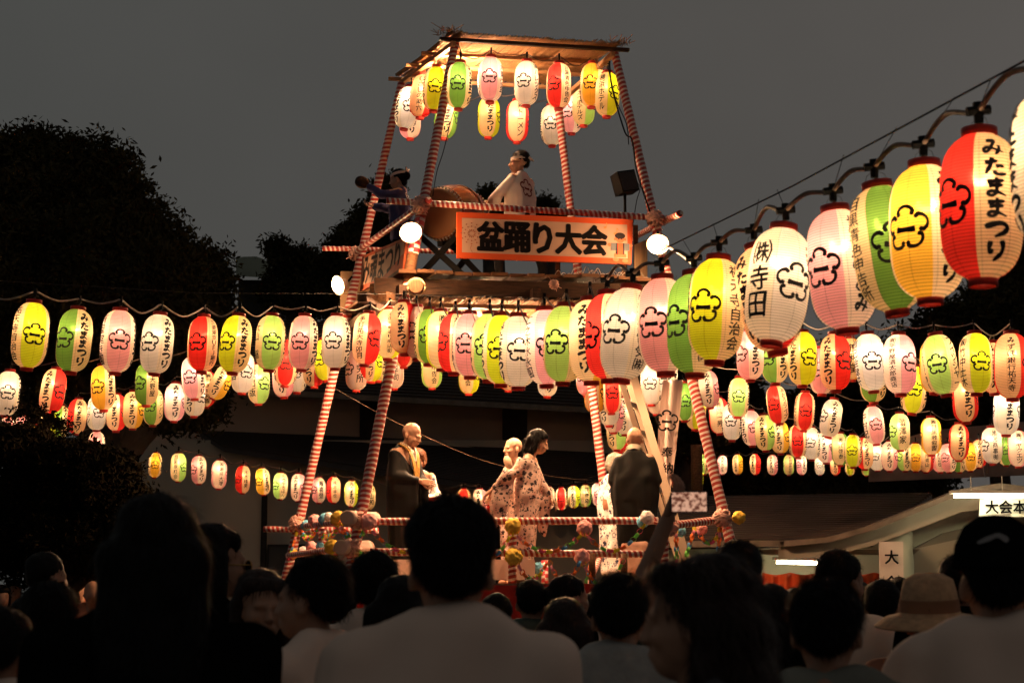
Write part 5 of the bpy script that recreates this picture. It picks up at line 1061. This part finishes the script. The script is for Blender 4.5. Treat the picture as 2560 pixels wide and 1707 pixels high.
def ringband(t, M, z, rx, ry, mt, name='headband', w=.028, cy_=.024, tilt=0):
    g = G(); n = 32; pts = [M @ V((rx*math.cos(2*math.pi*i/n), cy_+ry*math.sin(2*math.pi*i/n), z+tilt*math.sin(2*math.pi*i/n))) for i in range(n+1)]
    up_ = (M.to_3x3() @ V((0, 0, 1)))
    for a_, b_ in zip(pts[:-1], pts[1:]): g.beam(a_, b_, .008, w, tuple(up_))
    part(t, name, me(name, g.v, g.f, mt)); 
ringband(t, M, 1.652, .088, .103, HAPW, tilt=.006); g = G(); g.add(*prim([(*(M @ V((.02, .13, 1.65))), .02), (*(M @ V((.035, .15, 1.63))), .012)])); part(t, 'headband_knot', me('k', g.v, g.f, HAPW, True))
def glasses(t, M, mt, r=.024, lens=None):
    g = G()
    for s in (-1, 1):
        g.tube([M @ V((s*.034+r*math.cos(u), -.094, 1.592+r*.75*math.sin(u))) for u in [2*math.pi*i/16 for i in range(17)]], .0022, 4); g.tube([M @ V((s*.058, -.092, 1.598)), M @ V((s*.078, .0, 1.598))], .002, 4)
    g.tube([M @ V((-.012, -.098, 1.596)), M @ V((.012, -.098, 1.596))], .002, 4); part(t, 'glasses', me('glasses', g.v, g.f, mt, True))
    if lens:
        g = G()
        for s in (-1, 1): g.add([M @ V((s*.034+r*math.cos(u), -.095, 1.592+r*.75*math.sin(u))) for u in [2*math.pi*i/14 for i in range(14)]], [tuple(range(14))])
        part(t, 'lens', me('lens', g.v, g.f, lens))
glasses(t, M, RUBBER)
w = t.matrix_basis
for k, sd in enumerate('LR'):
    h_ = w @ V(AW[sd][2]); d_ = (w.to_3x3() @ V((.1 if sd == 'R' else -.1, -1, .15))).normalized(); st_ = thing('drumstick', 'pale drumstick in the %s hand of the white coated drummer' % ('left', 'right')[k], 'drumstick', h_); pole('stick', h_-d_*.08, h_+d_*.28, .013, mat('pale wood stick', (.6, .4, .22), .6), st_, n=8)
AN = dict(L=((.17, .01, 1.36), (.21, -.22, 1.31), (.16, -.43, 1.45)), R=((-.17, .01, 1.36), (-.20, -.20, 1.20), (-.10, -.40, 1.24)))
t, M, a = person(1002, 419, 18.9, -100, 'drummer in navy happi with white headband reaching both hands out to the left', 'bun', skin=SKIN, arms=AN, face=True, voxel=.009, hyaw=-8, hpitch=8, z0=DK+.035, hands=(('L', .25, 30), ('R', .9, 150)), nb=2500, bl=.03, lower=BLK)
hp = part(t, 'happi_coat', kimono_mesh(AN, 9.1, .05, hem=.66), HAPN); ringband(t, M, 1.66, .089, .104, HAPW, w=.035, tilt=.01); g = G()
for dx in (-.02, .03): g.add(*prim([(*(M @ V((dx, .12, 1.675))), .016), (*(M @ V((dx*2.2, .14, 1.715))), .010)]))
part(t, 'headband_knot', me('k', g.v, g.f, HAPW, True)); g = G()
for k, (x, z, sx_) in enumerate(((.1, 1.40, 1), (-.1, 1.40, 1), (.0, 1.2, 1))):
    e = emblem_geo(.10); e.v = [(px_+x, 0, pz_+z-.08) for px_, pz_, _ in e.v]; proj(e, hp.data, 1 if k != 2 else -1); g.add(e.v, e.f)
part(t, 'emblem', me('emblem', g.v, g.f, WCOT))
h_ = t.matrix_basis @ V((.16, -.50, 1.50)); g = G(); g.lathe([(.001, -.045), (.05, -.042), (.078, -.015), (.08, .015), (.052, .042), (.001, .045)], 20); dr = thing('hand_gong', 'dark round wooden piece gripped in the raised hand of the navy drummer', 'percussion', h_); put('shell', me('shell', g.v, g.f, WOODD, True), dr, axis_matrix(h_, h_+V((.3, -.8, .4)))); g = G(); g.tube([h_+V((.07, 0, -.02)), h_+V((.13, .0, -.08))], .012, 6); g.out('grip', WOODD, dr)
HS = 1.0
# --- crowd
CW = mat('dim white cotton', (.80, .60, .49), .9, .06, 3, bump=.2); CB = mat('black cotton', (.006, .006, .006), .95, spec=0); CO = mat('salmon blouse', (.42, .17, .10), .85, .08, 3); CG = mat('dark green cotton', (.05, .07, .06), .85); CS = mat('pale grey knit', (.34, .33, .31), .95, .12, 30, bump=.4)
GRP = 'people watching from the crowd'
def ring_arms(): return None
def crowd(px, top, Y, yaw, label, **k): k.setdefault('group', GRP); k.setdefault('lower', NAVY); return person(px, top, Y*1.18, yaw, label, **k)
crowd(115, 1371, 8.0, 118, 'dark haired man in profile to the right above the nearest left head', face=True, shirt=CB, nb=1500)
crowd(126, 1439, 4.3, 178, 'person with short black hair and white shirt seen from behind at lower left corner', shirt=CW, nb=6000, voxel=.011)
crowd(8, 1500, 3.9, 150, 'person cut off by the left edge in a pale collar', shirt=CW, nb=3000)
crowd(396, 1216, 3.15, 176, 'tall long haired person all in black blocking the lower left', style='long', shirt=CB, nb=7000, voxel=.011, bl=.05)
t, M, a = crowd(530, 1294, 5.2, 112, 'shaggy haired person in dark sunglasses turned right beside the tall black figure', style='bob', face=True, shirt=CB, nb=4000, voxel=.010); glasses(t, M, GOLD, .028, RUBBER)
crowd(652, 1409, 5.0, 15, 'woman in the crowd with face turned back to the camera', style='bob', hair=HAIRB, face=True, shirt=CG, nb=3500, voxel=.008, hpitch=4, bl=.045)
AP = dict(L=((.17, .01, 1.36), (.24, -.12, 1.12), (.17, -.33, 1.27)), R=((-.17, .01, 1.36), (-.225, .03, 1.10), (-.22, -.05, .86)))
t, M, a = crowd(792, 1373, 4.25, -128, 'man with wispy black hair in white shirt holding up a phone at lower left', face=True, hyaw=12, shirt=CW, nb=6000, voxel=.010, arms=AP, hands=(('L', .9, 150),), bl=.035)
PHB = mat('phone body', (.02, .02, .022), .25, 0, spec=.6)
def phone(c, d, up_, label, screen=None, L=.15, w_=.072):
    d = V(d).normalized(); x = V(up_).cross(d).normalized(); u = d.cross(x); Mp = Matrix((x, u, d)).transposed().to_4x4(); Mp.translation = c
    t = thingM('phone', label, 'phone', Mp); g = G(); k = 5; r = .012; pts = []
    for cx_, cy_, a0 in ((w_/2-r, L/2-r, 0), (-w_/2+r, L/2-r, 90), (-w_/2+r, -L/2+r, 180), (w_/2-r, -L/2+r, 270)):
        pts += [V((cx_+r*math.cos(R(a0+90*i/k)), cy_+r*math.sin(R(a0+90*i/k)), 0)) for i in range(k+1)]
    g.prism(pts, (0, 0, -1), .008); part(t, 'case', me('case', g.v, g.f, PHB))
    if screen: part(t, 'screen', me('screen', [(-w_/2+.004, -L/2+.006, .001), (w_/2-.004, -L/2+.006, .001), (w_/2-.004, L/2-.006, .001), (-w_/2+.004, L/2-.006, .001)], [(0, 1, 2, 3)], screen))
    return t
h_ = t.matrix_basis @ V((.16, -.35, 1.33)); phone(h_, (.25, .9, .2), (.35, 0, 1), 'dark phone held by the man in white at lower left')
q = P(642, 1640, 5.3); CP = thing('plastic_cup', 'clear plastic cup with whipped topping and straw beside the phone hand', 'cup', q); g = G(); g.lathe([(.028, -.14), (.036, -.02), (.04, 0)], 20, closed=False); put('cup', me('cup', g.v, g.f, mat('frosted plastic', (.45, .42, .38), .3), True), CP, Matrix.Translation(q)); g = G(); g.add(*prim([(0, 0, .005, .036), (.005, 0, .035, .018)])); put('topping', me('topping', g.v, g.f, WHITE, True), CP, Matrix.Translation(q)); G().tube([q+V((-.01, 0, -.02)), q+V((-.035, 0, .09))], .004, 6).out('straw', WHITE, CP)
crowd(942, 1367, 5.5, 172, 'short haired person in white collar left of the man in the middle', shirt=CW, collar=True, nb=5000, voxel=.011, hyaw=-25)
crowd(1003, 1425, 4.9, 165, 'long haired person in black partly hidden by the middle man', style='long', shirt=CB, nb=3000)
crowd(1129, 1221, 3.12, 179, 'big man in white t-shirt in the middle foreground seen from behind', style='tall', shirt=CW, nb=11000, voxel=.010, loose=.024, bl=.028)
crowd(1328, 1440, 8.0, 176, 'small rounded dark head with glasses strap and patterned shoulder right of the middle man', shirt=CG, nb=2500)
crowd(1420, 1427, 8.0, 120, 'person with hair slide turned right below the pink pompoms', style='bun', face=True, shirt=CB, nb=2500)
crowd(1412, 1482, 5.3, 180, 'person with long brown hair in front of the hair slide person', style='long', hair=HAIRB, shirt=CG, nb=5000, bl=.05)
STRP = mat('striped knit', (.36, .35, .33), .95, .1, 30, bump=.4)
t, M, a = crowd(1548, 1419, 4.35, 178, 'bowl haired person in pale ribbed top with thick collar right of middle', shirt=STRP, collar=True, nb=7000, voxel=.011, style='short')
AR2 = dict(L=((.17, .01, 1.36), (.225, .03, 1.10), (.22, -.05, .86)), R=((-.17, .0, 1.40), (-.145, -.16, 1.60), (-.115, -.17, 1.86)))
# the raised arm: a person hidden behind the long haired woman
pt = P(1690, 1256, 5.4)
t, M, a = crowd(1745, 1450, 5.4, -175, 'person hidden behind the long haired woman raising an arm with a phone', style='long', shirt=CG, nb=1500, arms=dict(L=((.17, .0, 1.40), (.31, -.03, 1.60), (.20, -.04, 1.86)), R=arms_default()['R']), hands=(('L', .55, 0),), skin=SKIND)
s_ = t.scale.x; wi = t.matrix_basis.inverted(); hw = wi @ P(1672, 1290, 6.27); el = wi @ P(1612, 1440, 6.32); ob = [c_ for c_ in t.children if c_.name.startswith('body')][0]; an = dict(L=((.17, .0, 1.39), tuple(el), tuple(hw)), R=arms_default()['R'])
D.meshes.remove(ob.data) if False else None
ob.data = body_mesh(M, an, LEGS, .011, False); ob.data.materials.append(SKIND)
for c_ in t.children:
    if c_.name.startswith('hand'):
        fd = (hw-el).normalized(); c_.matrix_local = axis_matrix(hw, hw-fd) @ Matrix.Rotation(R(-60), 4, 'Z')
SCR = D.materials.new('phone screen'); SCR.use_nodes = True; MATS['scr'] = SCR; b = SCR.node_tree.nodes['Principled BSDF']; tcn = nd(SCR, 'ShaderNodeTexCoord'); nz = nd(SCR, 'ShaderNodeTexNoise'); nz.inputs['Scale'].default_value = 55; nz.inputs['Detail'].default_value = 3; lk(SCR, tcn.outputs['Object'], nz.inputs['Vector'])
cr = nd(SCR, 'ShaderNodeValToRGB'); lk(SCR, nz.outputs[0], cr.inputs[0]); e = cr.color_ramp.elements; e[0].position = .40; e[0].color = (.12, .03, .015, 1); e[1].position = .56; e[1].color = (.75, .40, .26, 1); lk(SCR, cr.outputs[0], b.inputs['Emission Color']); b.inputs['Emission Strength'].default_value = .9; b.inputs['Base Color'].default_value = (.02, .02, .02, 1)
phone(P(1723, 1254, 6.2), (-.05, -1, .03), (1, 0, 0), 'bright phone screen held up sideways filming the stage', SCR, L=.135, w_=.076)
crowd(1765, 1360, 2.75, -97, 'woman with long brown hair in left profile in the right foreground', style='long', hair=HAIRB, face=True, shirt=mat('striped dark blouse', (.06, .06, .07), .85, .5, 20), nb=12000, voxel=.008, bl=.06, bw=.0014, hyaw=-6)
crowd(1845, 1338, 5.7, 180, 'dark rounded head against the pale office wall left of the low fluorescent tube', nb=4000, shirt=CB)
crowd(1924, 1448, 5.0, 175, 'person with shoulder length dark hair behind the foreground woman', style='bob', nb=3000, shirt=CB)
crowd(2096, 1364, 6.2, 140, 'person turned right with an ear showing beside the low fluorescent tube', nb=3500, shirt=CW, face=True)
crowd(2062, 1427, 3.45, 180, 'large dark head with rounded hair in the lower right foreground', nb=9000, shirt=mat('grey green cotton', (.2, .2, .17), .9), bl=.035)
t, M, a = crowd(2204, 1440, 6.8, 172, 'person in white shirt with a dark shoulder strap at right', nb=3000, shirt=CW); strip(t, 'shoulder_strap', [(.10, -.02, 1.46), (.07, .115, 1.38), (-.02, .14, 1.15), (-.12, .14, .98)], .04, .012, CB, (0, 1, 0))
t, M, a = crowd(2322, 1452, 5.0, 176, 'woman in straw hat and salmon blouse at right', style='short', nb=200, shirt=CO, hair=HAIRB)
g = G(); g.lathe([(.001, .118), (.05, .114), (.083, .095), (.094, .05), (.100, .0), (.104, -.02), (.15, -.03), (.185, -.055), (.187, -.060), (.15, -.038), (.10, -.026), (.096, .0)], 40); Mh = M @ Matrix.Translation((0, .03, 1.655)) @ Matrix.Rotation(R(-6), 4, 'X'); g.v = [tuple(Mh @ V(p)) for p in g.v]; part(t, 'straw_hat', me('straw_hat', g.v, g.f, STRAW, True)); g = G(); g.lathe([(.1025, -.016), (.1015, .0), (.0985, .032)], 40); g.v = [tuple(Mh @ V(p)) for p in g.v]; part(t, 'hat_band', me('hat_band', g.v, g.f, STRAWB, True))
t, M, a = crowd(2486, 1300, 3.55, 184, 'man in black cap and white t-shirt at the lower right corner', shirt=CW, nb=4000, loose=.026, voxel=.011)
g = G(); g.lathe([(.001, .098), (.035, .094), (.068, .072), (.090, .03), (.098, -.02), (.096, -.024), (.088, .028)], 36); Mh = M @ Matrix.Translation((0, .022, 1.66)) @ Matrix.Diagonal((1, 1.12, 1, 1)); g.v = [tuple(Mh @ V(p)) for p in g.v]; part(t, 'cap', me('cap', g.v, g.f, CB, True)); g = G(); g.add(*prim([(-.06, -.12, -.01, .006), (.06, -.12, -.01, .006), (0, -.18, -.03, .006)])); g.v = [tuple(Mh @ V(p)) for p in g.v]; part(t, 'peak', me('peak', g.v, g.f, CB, True))
v, f = brush([(-.03, .0), (-.01, .012), (.01, .006), (.035, -.004)], .012, 4); g = G(); g.add([(x+.01, .1065-0*abs(x)+.002, y+.035) for x, y in v], f); g.v = [tuple(Mh @ V((p[0], (math.sqrt(max(0, .0905**2-p[0]**2)))*1.0+.004, p[2]))) for p in g.v]; part(t, 'cap_print', me('cap_print', g.v, g.f, mat('grey print', (.35, .33, .33), .8)))
crowd(2400, 1372, 5.8, 172, 'dark haired person just left of the man in the black cap', nb=2500, shirt=CB)
FILL = [(608, 1432, 11, 180, 'short', CB, 'small dark head left of the man with a phone'), (34, 1444, 15, 10, 'short', CB, 'distant face lit warm orange near the left edge'), (2, 1456, 14, 20, 'bob', CG, 'distant orange lit face touching the left edge'), (200, 1432, 16, -20, 'short', CO, 'distant onlooker lit orange right of the nearest left head'),
 (232, 1450, 14, 5, 'bald', CO, 'blurred orange lit person beside the tall black figure'), (2150, 1448, 10, 180, 'bob', CG, 'small brown haired head beside the white sign'), (2249, 1436, 11.5, 175, 'short', CW, 'small dark head under the column sign'), (2290, 1462, 12, 180, 'short', CB, 'tiny dark head left of the straw hat'),
 (2440, 1455, 9, 178, 'short', CB, 'dark head between straw hat and capped man'), (1240, 1475, 7, 180, 'short', CB, 'dark shoulders to the right of the middle man'), (1490, 1470, 9, 178, 'short', CW, 'dark head left of the bowl haired person'), (1640, 1480, 7.5, 182, 'bob', CB, 'dark head beneath the raised arm'),
 (1985, 1462, 7.5, 180, 'short', CB, 'dark head between the two right hand foreground heads'), (700, 1462, 8.5, 180, 'short', CB, 'dark head behind the woman facing back'), (860, 1455, 8.5, 182, 'short', CB, 'dark head right of the man with a phone'), (480, 1455, 10, 178, 'bob', CG, 'dark head behind the sunglasses wearer'),
 (310, 1470, 9, 182, 'short', CB, 'dark head left of the tall black figure'), (70, 1480, 6.5, 175, 'bob', CB, 'dark bobbed head near the left edge'), (2545, 1440, 7, 180, 'short', CB, 'dark head at the right edge behind the capped man'), (1080, 1480, 9, 180, 'short', CB, 'dark head hidden low behind the middle man')]
for (x, y, Y, yw, stl, sh, lb) in FILL: crowd(x, y, Y, yw, lb, style=stl, shirt=sh, nb=900, voxel=.02, face=abs(yw) < 60)
